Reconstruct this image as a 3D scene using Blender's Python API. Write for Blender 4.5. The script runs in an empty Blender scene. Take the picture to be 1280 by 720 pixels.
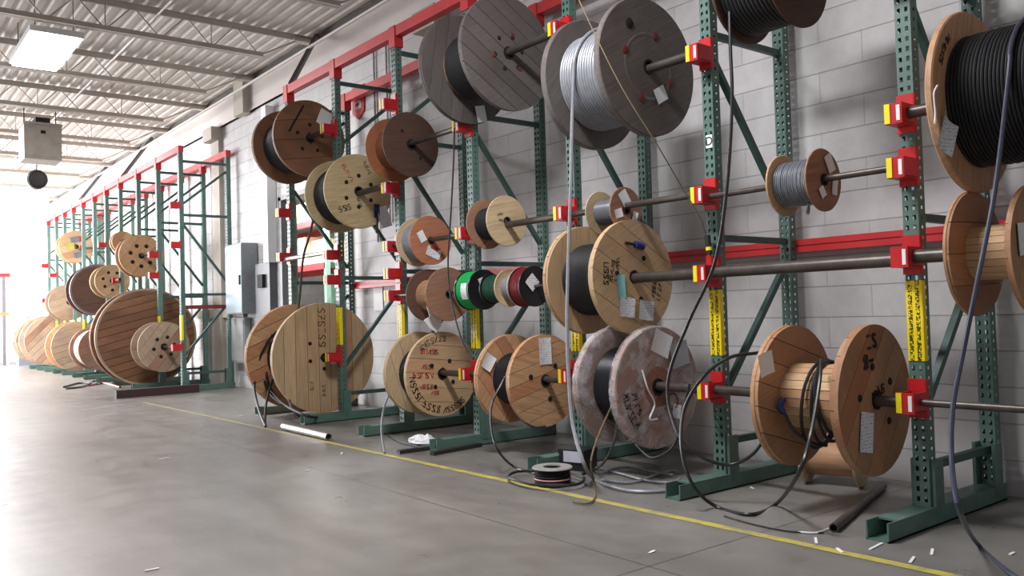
import bpy, bmesh, math, random
from mathutils import Vector, Matrix
random.seed(7)
S = bpy.context.scene
COL = S.collection
PI = math.pi

# ------------------------------------------------------------------ camera
F, YAW, PITCH, ROLL, CH = 1061.24, 0.6683, 0.0278, -0.0286, 1.1127
fw = Vector((math.sin(YAW)*math.cos(PITCH), math.cos(YAW)*math.cos(PITCH), math.sin(PITCH)))
rt = Vector((math.cos(YAW), -math.sin(YAW), 0))
up = rt.cross(fw)
r2 = rt*math.cos(ROLL)+up*math.sin(ROLL)
u2 = -rt*math.sin(ROLL)+up*math.cos(ROLL)
CAMP = Vector((0, 0, CH))
cd = bpy.data.cameras.new('camera'); cam = bpy.data.objects.new('camera', cd); COL.objects.link(cam)
cd.sensor_width = 36; cd.lens = F/1280*36; cd.clip_end = 200; cd.clip_start = .05
cam.matrix_world = Matrix(((r2.x, u2.x, -fw.x, 0), (r2.y, u2.y, -fw.y, 0), (r2.z, u2.z, -fw.z, CH), (0, 0, 0, 1)))
S.camera = cam

def ray(x, y): return fw + r2*((x-640)/F) - u2*((y-360)/F)
def atX(x, y, X): d = ray(x, y); return CAMP + d*(X/d.x)          # measured point -> point on the plane X
def atZ(x, y, Z): d = ray(x, y); return CAMP + d*((Z-CH)/d.z)
def atY(x, y, Y): d = ray(x, y); return CAMP + d*(Y/d.y)

# ------------------------------------------------------------------ materials
MATS = {}
def nt(name):
    m = bpy.data.materials.new(name); m.use_nodes = True
    t = m.node_tree; b = t.nodes['Principled BSDF']
    return m, t, b
def N(t, typ, **kw):
    n = t.nodes.new(typ)
    for k, v in kw.items():
        if k in n.inputs: n.inputs[k].default_value = v
        else: setattr(n, k, v)
    return n
def c4(c): return (c[0], c[1], c[2], 1)
def srgb(r, g, b):
    f = lambda v: (v/255/12.92 if v/255 <= .04045 else ((v/255+.055)/1.055)**2.4)
    return (f(r), f(g), f(b))
def mix(t, fac, a, b, mode='MIX'):
    n = t.nodes.new('ShaderNodeMix'); n.data_type = 'RGBA'; n.blend_type = mode
    for sock, v in ((n.inputs[0], fac), (n.inputs[6], a), (n.inputs[7], b)):
        if hasattr(v, 'is_linked') or hasattr(v, 'links'): t.links.new(v, sock)
        else: sock.default_value = v if not isinstance(v, tuple) else c4(v)
    return n.outputs[2]
def ramp(t, src, p0, p1, c0=(0, 0, 0), c1=(1, 1, 1)):
    n = t.nodes.new('ShaderNodeValToRGB'); t.links.new(src, n.inputs[0])
    e = n.color_ramp.elements; e[0].position = p0; e[1].position = p1
    e[0].color = c4(c0); e[1].color = c4(c1); return n.outputs[0]
def coords(t, scale=(1, 1, 1), rot=(0, 0, 0), kind='Object'):
    tc = t.nodes.new('ShaderNodeTexCoord'); mp = t.nodes.new('ShaderNodeMapping')
    mp.inputs['Scale'].default_value = scale; mp.inputs['Rotation'].default_value = rot
    t.links.new(tc.outputs[kind], mp.inputs[0]); return mp.outputs[0]
def noise(t, vec, scale, detail=3, rough=.5):
    n = N(t, 'ShaderNodeTexNoise', Scale=scale, Detail=detail, Roughness=rough); t.links.new(vec, n.inputs['Vector']); return n.outputs['Fac']
def bump(t, b, src, strength=.2, dist=.01):
    n = N(t, 'ShaderNodeBump', Strength=strength, Distance=dist); t.links.new(src, n.inputs['Height']); t.links.new(n.outputs[0], b.inputs['Normal'])

def plain(name, col, rough=.5, metal=0, var=.15, scale=6, spec=None, emit=0, coat=0):
    if name in MATS: return MATS[name]
    m, t, b = nt(name)
    v = coords(t); nf = noise(t, v, scale, 4, .6)
    dark = tuple(c*(1-var) for c in col); lite = tuple(min(1, c*(1+var)) for c in col)
    t.links.new(ramp(t, nf, .3, .7, dark, lite), b.inputs['Base Color'])
    b.inputs['Roughness'].default_value = rough; b.inputs['Metallic'].default_value = metal
    if spec is not None: b.inputs['Specular IOR Level'].default_value = spec
    if coat: b.inputs['Coat Weight'].default_value = coat; b.inputs['Coat Roughness'].default_value = .15
    if emit:
        b.inputs['Emission Color'].default_value = c4(col); b.inputs['Emission Strength'].default_value = emit
    MATS[name] = m; return m

def wood(name, a, c, dirt=(.03, .02, .012), angle=0, dirty=.3, axis='X', rough=.65, red=0.0):
    """planked timber: every plank (mesh island) its own tint, grain along the plank"""
    key = '%s_%d_%s' % (name, round(math.degrees(angle)), axis)
    if key in MATS: return MATS[key]
    m, t, b = nt(key)
    tc = t.nodes.new('ShaderNodeTexCoord'); rt_ = t.nodes.new('ShaderNodeVectorRotate'); rt_.rotation_type = 'Y_AXIS'
    rt_.inputs['Angle'].default_value = angle; t.links.new(tc.outputs['Object'], rt_.inputs['Vector'])
    geo = t.nodes.new('ShaderNodeAttribute'); geo.attribute_name = 'tint'
    addv = N(t, 'ShaderNodeVectorMath', operation='MULTIPLY_ADD')
    cmb = t.nodes.new('ShaderNodeCombineXYZ')
    for i in range(3): t.links.new(geo.outputs['Fac'], cmb.inputs[i])
    t.links.new(cmb.outputs[0], addv.inputs[0]); addv.inputs[1].default_value = (7, 3, 5)
    oi = t.nodes.new('ShaderNodeObjectInfo'); sc = N(t, 'ShaderNodeVectorMath', operation='ADD')
    t.links.new(rt_.outputs[0], sc.inputs[0]); cm2 = t.nodes.new('ShaderNodeCombineXYZ')
    mu = N(t, 'ShaderNodeMath', operation='MULTIPLY'); t.links.new(oi.outputs['Random'], mu.inputs[0]); mu.inputs[1].default_value = 9
    for i in range(3): t.links.new(mu.outputs[0], cm2.inputs[i])
    t.links.new(cm2.outputs[0], sc.inputs[1]); t.links.new(sc.outputs[0], addv.inputs[2])
    s = {'X': (1.2, 9, 22), 'Y': (14, 1.2, 14)}[axis]
    mp = t.nodes.new('ShaderNodeMapping'); mp.inputs['Scale'].default_value = s; t.links.new(addv.outputs[0], mp.inputs[0])
    g = noise(t, mp.outputs[0], 3.2, 6, .62)
    g2 = noise(t, addv.outputs[0], 2.1, 3, .5)
    base = mix(t, geo.outputs['Fac'], a, c)
    base = mix(t, ramp(t, g, .40, .70), base, tuple(x*.66 for x in a))
    md = N(t, 'ShaderNodeMath', operation='PINGPONG'); md.inputs[1].default_value = .13; t.links.new(geo.outputs['Fac'], md.inputs[0])
    base = mix(t, ramp(t, md.outputs[0], .0, .13, (0,)*3, (.30,)*3), base, tuple(x*.55 for x in c))
    if red:
        wn = t.nodes.new('ShaderNodeTexWhiteNoise'); wn.noise_dimensions = '1D'; t.links.new(geo.outputs['Fac'], wn.inputs['W'])
        k = N(t, 'ShaderNodeMath', operation='LESS_THAN'); t.links.new(wn.outputs[0], k.inputs[0]); k.inputs[1].default_value = red
        base = mix(t, k.outputs[0], base, mix(t, .32, base, srgb(160, 78, 50)))
    dm = ramp(t, g2, .48, .72); dmul = N(t, 'ShaderNodeMath', operation='MULTIPLY'); t.links.new(dm, dmul.inputs[0]); dmul.inputs[1].default_value = dirty
    base = mix(t, dmul.outputs[0], base, dirt)
    t.links.new(base, b.inputs['Base Color']); b.inputs['Roughness'].default_value = rough
    bump(t, b, g, .25, .004)
    MATS[key] = m; return m

GREEN = srgb(62, 118, 98)
M_green = plain('green_enamel', srgb(84, 112, 104), .45, 0, .18, 9)
M_greend = plain('dark_green_enamel', srgb(56, 84, 80), .5, 0, .2, 9)
M_red = plain('red_enamel', srgb(188, 30, 36), .4, 0, .12, 8)
M_redbeam = plain('red_beam_enamel', srgb(196, 48, 52), .45, 0, .12, 5)
M_hole = plain('dark_void', (.006, .006, .007), .8, 0, .1)
M_steel = plain('dark_pipe_steel', srgb(88, 82, 78), .42, .55, .25, 14)
M_galv = plain('galvanised_pipe', srgb(170, 170, 172), .3, .75, .15, 12)
M_black = plain('black_cable_jacket', (.014, .014, .016), .55, 0, .2, 20)
M_blackm = plain('matt_black_cable', (.014, .014, .016), .6, 0, .2, 20, spec=.3)
M_blackg = plain('glossy_black_cable', (.013, .014, .018), .36, 0, .2, 20)
M_grey = plain('grey_cable_jacket', srgb(118, 122, 130), .35, .2, .15, 20)
M_silver = plain('silver_cable_jacket', srgb(150, 153, 160), .42, .3, .12, 20)
M_bluegrey = plain('slate_cable_jacket', srgb(62, 66, 84), .4, 0, .15, 20)
M_rope = plain('tan_rope', srgb(116, 98, 72), .8, 0, .2, 40)
M_white = plain('white_paper', srgb(232, 234, 236), .6, 0, .03, 8)
M_joist = plain('joist_paint', srgb(196, 189, 180), .55, 0, .08, 4)
M_yellow = plain('yellow_paint', srgb(245, 225, 20), .5, 0, .06, 8)
M_ink = plain('black_ink', (.02, .018, .016), .7)
M_inkred = plain('red_ink', srgb(178, 52, 50), .7)
M_rust = plain('rusty_red_wrap', srgb(112, 16, 28), .35, 0, .2)

def mat_wall():
    m, t, b = nt('painted_block_wall')
    tc = t.nodes.new('ShaderNodeTexCoord'); sp = t.nodes.new('ShaderNodeSeparateXYZ'); cb = t.nodes.new('ShaderNodeCombineXYZ')
    t.links.new(tc.outputs['Object'], sp.inputs[0])
    ad = N(t, 'ShaderNodeMath', operation='ADD'); t.links.new(sp.outputs[0], ad.inputs[0]); t.links.new(sp.outputs[1], ad.inputs[1])
    t.links.new(ad.outputs[0], cb.inputs[0]); t.links.new(sp.outputs[2], cb.inputs[1])
    br = N(t, 'ShaderNodeTexBrick', Scale=1.0); br.offset = .5
    br.inputs['Mortar Size'].default_value = .0035; br.inputs['Mortar Smooth'].default_value = .35
    br.inputs['Brick Width'].default_value = .61; br.inputs['Row Height'].default_value = .2032
    br.inputs['Color1'].default_value = (.9, .9, .9, 1); br.inputs['Color2'].default_value = (1, 1, 1, 1); br.inputs['Mortar'].default_value = (.86, .86, .87, 1)
    t.links.new(cb.outputs[0], br.inputs['Vector'])
    v = coords(t); n1 = noise(t, v, .55, 4, .6); n2 = noise(t, v, 7, 4, .7)
    base = mix(t, ramp(t, n1, .32, .72), srgb(190, 188, 188), srgb(224, 223, 224))
    base = mix(t, .22, base, ramp(t, n2, .3, .75, srgb(165, 162, 160), srgb(235, 235, 236)))
    base = mix(t, 1, base, br.outputs['Color'], 'MULTIPLY')
    pp = N(t, 'ShaderNodeMath', operation='PINGPONG'); pp.inputs[1].default_value = .1016; t.links.new(sp.outputs[2], pp.inputs[0])
    hl = ramp(t, pp.outputs[0], .0015, .005, (.62,)*3, (1,)*3); base = mix(t, 1, base, hl, 'MULTIPLY')
    # scuffs and soot gathered low on the wall
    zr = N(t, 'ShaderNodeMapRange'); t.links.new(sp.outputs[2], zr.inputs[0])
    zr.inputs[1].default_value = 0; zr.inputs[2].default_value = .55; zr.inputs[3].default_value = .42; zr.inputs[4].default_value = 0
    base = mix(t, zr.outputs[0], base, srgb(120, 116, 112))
    t.links.new(base, b.inputs['Base Color']); b.inputs['Roughness'].default_value = .6
    inv = N(t, 'ShaderNodeMath', operation='SUBTRACT'); inv.inputs[0].default_value = 1; t.links.new(br.outputs['Fac'], inv.inputs[1])
    bump(t, b, inv.outputs[0], .8, .006); return m
def mat_floor():
    m, t, b = nt('polished_concrete')
    v = coords(t); n1 = noise(t, v, .55, 5, .6); n2 = noise(t, v, 3.5, 6, .7); n3 = noise(t, coords(t, (1.2, .25, 1)), 2.2, 4, .6)
    base = mix(t, ramp(t, n1, .3, .7), srgb(110, 108, 104), srgb(135, 132, 128))
    base = mix(t, .35, base, ramp(t, n2, .3, .72, srgb(86, 84, 81), srgb(147, 145, 142)))
    base = mix(t, .3, base, ramp(t, n3, .35, .65, srgb(92, 89, 84), srgb(138, 135, 130)))
    sp = t.nodes.new('ShaderNodeSeparateXYZ'); t.links.new(v, sp.inputs[0])
    # saw-cut slab joints every 4.9 m
    def joint(o, off):
        a = N(t, 'ShaderNodeMath', operation='ADD'); a.inputs[1].default_value = off; t.links.new(sp.outputs[o], a.inputs[0])
        p = N(t, 'ShaderNodeMath', operation='PINGPONG'); p.inputs[1].default_value = 2.45; t.links.new(a.outputs[0], p.inputs[0])
        l = N(t, 'ShaderNodeMath', operation='LESS_THAN'); l.inputs[1].default_value = .005; t.links.new(p.outputs[0], l.inputs[0]); return l.outputs[0]
    for o, off in ((0, -2.72), (1, -7.45)): base = mix(t, joint(o, off), base, srgb(82, 78, 74))
    t.links.new(base, b.inputs['Base Color'])
    t.links.new(ramp(t, n2, .3, .7, (.26,)*3, (.46,)*3), b.inputs['Roughness'])
    b.inputs['Specular IOR Level'].default_value = .5
    bump(t, b, n2, .08, .004); return m
def mat_line():
    m, t, b = nt('worn_yellow_line')
    v = coords(t); n = noise(t, v, 7, 6, .75)
    sp = t.nodes.new('ShaderNodeSeparateXYZ'); t.links.new(v, sp.inputs[0])
    mr = N(t, 'ShaderNodeMapRange'); t.links.new(sp.outputs[1], mr.inputs[0]); mr.inputs[1].default_value = 5.5; mr.inputs[2].default_value = 8.5; mr.inputs[3].default_value = 0; mr.inputs[4].default_value = .85
    w1 = ramp(t, n, .44, .62, (.1,)*3, (.8,)*3); mx = N(t, 'ShaderNodeMath', operation='MAXIMUM'); t.links.new(w1, mx.inputs[0]); t.links.new(mr.outputs[0], mx.inputs[1])
    base = mix(t, mx.outputs[0], srgb(196, 184, 84), srgb(138, 134, 112))
    t.links.new(base, b.inputs['Base Color']); b.inputs['Roughness'].default_value = .5; return m
def mat_strip():
    m, t, b = nt('yellow_warning_lettering')
    v = coords(t, (1, 1, 1)); sp = t.nodes.new('ShaderNodeSeparateXYZ'); t.links.new(v, sp.inputs[0])
    cb = t.nodes.new('ShaderNodeCombineXYZ'); t.links.new(sp.outputs[2], cb.inputs[0]); t.links.new(sp.outputs[1], cb.inputs[1])
    mp = t.nodes.new('ShaderNodeMapping'); mp.inputs['Scale'].default_value = (120, 95, 1); t.links.new(cb.outputs[0], mp.inputs[0])
    n = N(t, 'ShaderNodeTexVoronoi', Scale=1.0); n.distance = 'MANHATTAN'; t.links.new(mp.outputs[0], n.inputs['Vector'])
    k = ramp(t, n.outputs['Distance'], .60, .85)
    # two lines of print along the strip
    a = N(t, 'ShaderNodeMath', operation='PINGPONG'); a.inputs[1].default_value = .019; t.links.new(sp.outputs[1], a.inputs[0])
    l = N(t, 'ShaderNodeMath', operation='GREATER_THAN'); l.inputs[1].default_value = .008; t.links.new(a.outputs[0], l.inputs[0])
    mm = N(t, 'ShaderNodeMath', operation='MULTIPLY'); t.links.new(k, mm.inputs[0]); t.links.new(l.outputs[0], mm.inputs[1])
    t.links.new(mix(t, mm.outputs[0], srgb(248, 222, 10), srgb(70, 62, 14)), b.inputs['Base Color']); b.inputs['Roughness'].default_value = .45
    return m
def mat_print(name, base_c=(228, 230, 234), ink=(150, 154, 168), sx=150, sz=130):
    if name in MATS: return MATS[name]
    m, t, b = nt(name)
    v = coords(t, (sx, sx, sz)); n = N(t, 'ShaderNodeTexVoronoi', Scale=1.0); n.distance = 'MANHATTAN'; t.links.new(v, n.inputs['Vector'])
    k = ramp(t, n.outputs['Distance'], .85, 1.3)
    sp = t.nodes.new('ShaderNodeSeparateXYZ'); t.links.new(v, sp.inputs[0]); a = N(t, 'ShaderNodeMath', operation='PINGPONG'); a.inputs[1].default_value = 1.1; t.links.new(sp.outputs[2], a.inputs[0])
    l = N(t, 'ShaderNodeMath', operation='GREATER_THAN'); l.inputs[1].default_value = .5; t.links.new(a.outputs[0], l.inputs[0])
    mm = N(t, 'ShaderNodeMath', operation='MULTIPLY'); t.links.new(k, mm.inputs[0]); t.links.new(l.outputs[0], mm.inputs[1]); k = mm.outputs[0]
    t.links.new(mix(t, k, srgb(*base_c), srgb(*ink)), b.inputs['Base Color']); b.inputs['Roughness'].default_value = .5
    MATS[name] = m; return m
M_wall = mat_wall(); M_floor = mat_floor(); M_line = mat_line(); M_strip = mat_strip()
M_print = mat_print('printed_label')
M_deck = plain('roof_deck_paint', srgb(206, 199, 190), .6, 0, .1, 2)
M_band = plain('pale_beam_paint', srgb(214, 206, 202), .6, 0, .06, 1.5)
M_beige = plain('beige_pilaster_paint', srgb(176, 168, 156), .6, 0, .08, 2)

def mat_wrapfilm():
    m, t, b = nt('clear_stretch_film')
    v = coords(t); n = noise(t, v, 9, 5, .7)
    b.inputs['Base Color'].default_value = (.8, .8, .84, 1); b.inputs['Roughness'].default_value = .22
    t.links.new(ramp(t, n, .42, .72, (.12,)*3, (.62,)*3), b.inputs['Alpha']); bump(t, b, n, .8, .02); return m
M_film = mat_wrapfilm()

# ------------------------------------------------------------------ mesh building
class MB:
    def __init__(s): s.v = []; s.f = []; s.mi = []; s.t = []; s.tint = .5
    def add(s, vs, fs, mi=0):
        o = len(s.v); s.v += [tuple(p) for p in vs]
        for f in fs: s.f.append(tuple(i+o for i in f)); s.mi.append(mi); s.t.append(s.tint)
    def box(s, x0, x1, y0, y1, z0, z1, mi=0, M=None):
        vs = [Vector((x, y, z)) for x in (x0, x1) for y in (y0, y1) for z in (z0, z1)]
        if M is not None: vs = [M @ v for v in vs]
        s.add(vs, [(0, 1, 3, 2), (4, 6, 7, 5), (0, 4, 5, 1), (2, 3, 7, 6), (0, 2, 6, 4), (1, 5, 7, 3)], mi)
    def bar(s, a, b, w, h, mi=0, upv=(0, 0, 1)):
        """rectangular bar from a to b; w across, h along upv"""
        a = Vector(a); b = Vector(b); d = (b-a).normalized(); u = Vector(upv)
        if abs(d.dot(u)) > .99: u = Vector((1, 0, 0))
        x = d.cross(u).normalized()*(w/2); y = x.cross(d).normalized()*(h/2)
        vs = [p+sx*x+sy*y for p in (a, b) for sx, sy in ((-1, -1), (1, -1), (1, 1), (-1, 1))]
        s.add(vs, [(0, 1, 2, 3), (7, 6, 5, 4), (0, 4, 5, 1), (1, 5, 6, 2), (2, 6, 7, 3), (3, 7, 4, 0)], mi)
    def tube(s, pts, r, n=8, mi=0, caps=True):
        pts = [Vector(p) for p in pts]; rings = []
        d0 = (pts[1]-pts[0]).normalized(); u = Vector((0, 0, 1)) if abs(d0.z) < .9 else Vector((1, 0, 0))
        x = d0.cross(u).normalized()
        vs = []
        for i, p in enumerate(pts):
            d = (pts[min(i+1, len(pts)-1)]-pts[max(i-1, 0)]).normalized()
            x = (x-d*x.dot(d)).normalized(); y = d.cross(x)
            for k in range(n):
                a = 2*PI*k/n; vs.append(p+x*(math.cos(a)*r)+y*(math.sin(a)*r))
        fs = []
        for i in range(len(pts)-1):
            for k in range(n): fs.append((i*n+k, i*n+(k+1) % n, (i+1)*n+(k+1) % n, (i+1)*n+k))
        if caps: fs.append(tuple(range(n))[::-1]); fs.append(tuple(range((len(pts)-1)*n, len(pts)*n)))
        s.add(vs, fs, mi)
    def lathe(s, prof, n=40, mi=0, closed=False, c=(0, 0, 0)):
        """profile of (radius, y) revolved about the Y axis"""
        vs = []; m = len(prof)
        for k in range(n):
            a = 2*PI*k/n
            for r, y in prof: vs.append((c[0]+r*math.cos(a), c[1]+y, c[2]+r*math.sin(a)))
        fs = []
        for k in range(n):
            k2 = (k+1) % n
            for i in range(m if closed else m-1):
                j = (i+1) % m; fs.append((k*m+i, k*m+j, k2*m+j, k2*m+i))
        s.add(vs, fs, mi)
    def prism(s, poly, y0, y1, mi=0):
        """polygon in x,z extruded along y"""
        n = len(poly); vs = [(x, y0, z) for x, z in poly]+[(x, y1, z) for x, z in poly]
        fs = [tuple(range(n)), tuple(range(2*n-1, n-1, -1))]+[(i, i+n, (i+1) % n+n, (i+1) % n) for i in range(n)]
        s.add(vs, fs, mi)
    def build(s, name, mats, parent=None, smooth=False, loc=None):
        me = bpy.data.meshes.new(name); me.from_pydata(s.v, [], s.f); me.update()
        mats = mats if isinstance(mats, (list, tuple)) else [mats]
        for m in mats: me.materials.append(m)
        me.polygons.foreach_set('material_index', s.mi)
        if len(set(s.t)) > 1:
            at = me.attributes.new('tint', 'FLOAT', 'FACE'); at.data.foreach_set('value', s.t)
        bm = bmesh.new(); bm.from_mesh(me); bmesh.ops.recalc_face_normals(bm, faces=bm.faces); bm.to_mesh(me); bm.free()
        if smooth:
            me.polygons.foreach_set('use_smooth', [True]*len(me.polygons))
            try: me.set_sharp_from_angle(angle=math.radians(38))
            except Exception: pass
        o = bpy.data.objects.new(name, me); COL.objects.link(o)
        if parent: o.parent = parent
        if loc is not None: o.location = loc
        return o
def tag(o, label=None, cat=None, group=None, kind=None):
    if label: o['label'] = label
    if cat: o['category'] = cat
    if group: o['group'] = group
    if kind: o['kind'] = kind
    return o
def empty(name, loc=(0, 0, 0), rz=0):
    o = bpy.data.objects.new(name, None); COL.objects.link(o); o.location = loc; o.rotation_euler = (0, 0, rz); o.empty_display_size = .1; return o
def kids(o): return [c for c in bpy.data.objects if c.parent == o]
def copy_tree(o, parent=None):
    c = o.copy(); COL.objects.link(c); c.parent = parent
    for ch in kids(o): copy_tree(ch, c)
    return c
def struct(o): o['kind'] = 'structure'; return o
def spline(pts, n=10):
    pts = [Vector(p) for p in pts]; P = [pts[0]*2-pts[1]]+pts+[pts[-1]*2-pts[-2]]; out = []
    for i in range(1, len(P)-2):
        a, b, c, d = P[i-1:i+3]
        for k in range(n):
            t = k/n; out.append(.5*((2*b)+(c-a)*t+(2*a-5*b+4*c-d)*t*t+(3*b-a-3*c+d)*t*t*t))
    out.append(pts[-1]); return out
def cable(name, pts, r, mat, label=None, cat='cable', group=None, parent=None, n=10):
    m = MB(); m.tube(spline(pts, n), r, 8); o = m.build(name, mat, parent, True)
    if not parent: tag(o, label, cat, group)
    return o

# ------------------------------------------------------------------ room
XW = 5.12; YF = 29.6; ZC = 4.95
OY0, OY1, OZ = 9.75, 12.0, 2.9          # opening in the side wall
m = MB()
m.box(XW, XW+.2, -3, OY0, 0, 5.2); m.box(XW, XW+.2, OY1, YF, 0, 5.2); m.box(XW, XW+.2, OY0, OY1, OZ, 5.2)
struct(m.build('wall_right', M_wall))
m = MB(); m.box(-7, XW+.2, YF, YF+.2, 0, 5.2); struct(m.build('wall_far', M_wall))
m = MB(); m.box(-7, 9, -3, YF+.2, -.1, 0); struct(m.build('floor', M_floor))
# wide pale beam along the wall head
m = MB(); m.box(XW-.05, XW, -3, YF, 4.40, 4.86); m.box(XW-.065, XW, -3, YF, 4.40, 4.43); struct(m.build('trim_1', M_band))
m = MB(); m.box(XW-.03, XW, -3, YF, 4.865, 4.94); struct(m.build('trim_6', plain('painted_shadow_grey', srgb(92, 88, 86), .7)))  # dark strip painted in for the shadow along the wall head
m = MB(); m.box(XW-.17, XW-.05, 12.95, 13.35, 4.36, 4.93); struct(m.build('trim_7', M_beige))
# pilasters with corbel heads
for i, y in enumerate((14.55, 23.0, 7.65)):
    m = MB()
    if i < 2: m.box(XW-.07, XW, y-.19, y+.19, 0, 4.40)
    m.box(XW-.20, XW, y-.22, y+.22, 4.18, 4.40); struct(m.build('trim_%d' % (i+2), M_beige))
# jamb of the opening
m = MB(); m.box(XW-.03, XW+.22, OY1-.10, OY1+.02, 0, OZ); m.box(XW-.03, XW+.22, OY0-.02, OY0+.06, 0, OZ); m.box(XW-.03, XW+.22, OY0, OY1, OZ-.05, OZ+.02)
struct(m.build('trim_5', plain('grey_jamb', srgb(122, 124, 126), .5)))
# store room beyond the opening
m = MB(); m.box(8.4, 8.5, 8, 20, 0, 3.6); struct(m.build('wall_storeroom', M_wall))
m = MB(); m.box(XW+.2, 8.4, 19.9, 20, 0, 3.6); struct(m.build('wall_storeroom_far', M_wall))
m = MB(); m.box(XW+.2, 8.5, 8, 20, 3.6, 3.7); struct(m.build('ceiling_storeroom', M_band))
# corrugated deck
m = MB(); pr = []; x = -7.0
while x < XW+.2: pr += [(x, ZC), (x+.07, ZC), (x+.09, ZC+.028), (x+.13, ZC+.028)]; x += .15
pr.append((x, ZC))
vs = [(a, y, b) for y in (-3, YF+.2) for a, b in pr]; n = len(pr)
m.add(vs, [(i, i+1, n+i+1, n+i) for i in range(n-1)]); struct(m.build('ceiling', M_deck))
m = MB(); m.box(-7, XW+.2, -3, YF+.2, ZC+.06, ZC+.12); struct(m.build('ceiling_cover', M_deck))

# yellow aisle line
m = MB(); pts = [(3.53, -2.5), (3.495, 1.66), (3.45, 3.3), (3.385, 6.35), (3.33, 9.5), (3.27, 12.5)]
vs = []; fs = []
for i, (a, y) in enumerate(pts): vs += [(a-.03, y, .002), (a+.03, y, .002)]
for i in range(len(pts)-1): fs.append((2*i, 2*i+1, 2*i+3, 2*i+2))
m.add(vs, fs); tag(m.build('floor_line', M_line), 'worn yellow painted line along the concrete floor in front of the racks', 'floor marking')

# ------------------------------------------------------------------ roof joists
def joist():
    r = empty('roof_joist')
    x0, x1 = -7.0, 4.35; zb, zt = 4.56, ZC-.03
    m = MB()
    for s in (-1, 1): m.box(x0, x1, s*.014-.004, s*.014+.004, zb-.02, zb+.045)
    for s in (-1, 1): m.box(x0, x1, min(s*.008, s*.06), max(s*.008, s*.06), zb-.026, zb-.018)
    m.build('bottom_chord', M_joist, r)
    m = MB(); m.box(x0, XW-.01, -.05, .05, zt-.006, zt); m.box(x0, XW-.01, -.018, .018, zt-.075, zt); m.box(XW-.35, XW-.01, -.06, .06, zt-.09, zt-.05); m.build('top_chord', M_joist, r)
    m = MB(); x = x1; k = 0; st = .62
    pts = [(x1+.55, 0, zt-.04), (x1-.05, 0, zb)]
    x = x1-.05
    while x > x0+st:
        pts += [(x-st/2, 0, zt-.03), (x-st, 0, zb)]; x -= st
    m.tube(pts, .014, 6); 
    x = x1-.05-st
    while x > x0+st: m.bar((x, 0, zb), (x, 0, zt-.03), .012, .012); x -= st*2
    m.build('web', M_joist, r, True)
    return r
J0 = joist(); ords = ['second', 'third', 'fourth', 'fifth', 'sixth', 'seventh', 'eighth', 'ninth', 'tenth', 'eleventh', 'twelfth']
ys = [8.45, 10.65, 12.85, 15.05, 17.25, 19.45, 21.65, 23.85, 26.05, 28.25]
for i, y in enumerate(ys):
    o = J0 if i == 0 else copy_tree(J0); o.location = (0, y, 0)
    tag(o, 'off-white open web steel roof joist, ' + ('nearest the camera' if i == 0 else ords[i-1]+' one from the camera' if i < 9 else 'last one before the far wall'), 'roof joist', 'roof joists across the ceiling')
for i, (x, z, r_, lab) in enumerate(((2.93, 4.72, .014, 'bright thin metal conduit running across the roof joists, left of the corner brace'), (4.75, 4.60, .02, 'pale conduit run close beside the block wall under the roof'), (1.2, 4.92, .012, 'thin metal bridging rod under the deck above the bright lamp'))):
    m = MB(); m.tube([(x, -2, z), (x, YF, z)], r_, 8); tag(m.build('ceiling_conduit', M_galv if i == 0 else M_joist, None, True), lab, 'conduit')
# lamps
M_lens = plain('lamp_lens', (1, .99, 1), .4, 0, 0, 1, emit=14)
def lamp():
    r = empty('high_bay_light'); m = MB()
    a, b = .25, .74
    m.box(-a-.03, a+.03, -b-.03, b+.03, .03, .10); m.build('housing', M_white, r)
    m = MB(); m.box(-a, a, -b, b, .0, .032); m.build('lens', M_lens, r)
    for sx, sy in ((-1, -1), (1, -1), (-1, 1), (1, 1)):
        m = MB(); m.tube([(sx*a*.8, sy*b*.8, .1), (sx*a*.8, sy*b*.8, .52)], .005, 5); m.build('hanger', M_steel, r)
    return r
L0 = lamp()
for i, (y, lab) in enumerate(((11.55, 'bright rectangular high bay lamp hanging under the roof joists at upper left'), (3.6, 'high bay lamp above the aisle, outside the picture beside the near racks'), (19.2, 'small distant high bay lamp under the roof toward the far wall'))):
    o = L0 if i == 0 else copy_tree(L0); o.location = (1.96, y, 4.42); tag(o, lab, 'lamp')
    ld = bpy.data.lights.new('lamp_light', 'AREA'); ld.shape = 'RECTANGLE'; ld.size = .5; ld.size_y = 1.5; ld.energy = (170, 200, 300)[i]; ld.color = (1, .98, 1)
    lo = bpy.data.objects.new('lamp_light', ld); COL.objects.link(lo); lo.location = (1.96, y, 4.40)
# unit heater
r = empty('unit_heater', (2.56, 15.6, 3.78)); tag(r, 'grey box unit heater hung from the roof joists at upper left', 'heater')
M_heat = plain('heater_grey', srgb(168, 162, 152), .5)
m = MB(); m.box(-.27, .27, -.26, .26, 0, .58); m.box(-.285, .285, -.275, .275, .56, .60); m.build('casing', M_heat, r)
m = MB(); m.box(-.22, .22, -.27, -.26, .05, .50); m.build('access_panel', M_heat, r)
m = MB(); m.box(-.035, .035, -.28, -.27, .42, .47); m.build('nameplate', M_hole, r)
m = MB(); m.box(-.09, .12, -.18, .18, .60, .70); m.build('motor', M_hole, r)
for sx in (-1, 1):
    m = MB(); m.tube([(sx*.23, 0, .58), (sx*.23, 0, .86)], .01, 6); m.build('hanger_rod', M_steel, r)
r = empty('ceiling_speaker', (2.92, 18.2, 3.88)); tag(r, 'small round black fan hanging below the far roof joists', 'fan')
m = MB(); m.lathe([(0, -.10), (.15, -.10), (.18, -.07), (.18, .07), (.12, .12), (0, .12)], 24); m.build('shroud', M_black, r, True)
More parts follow.
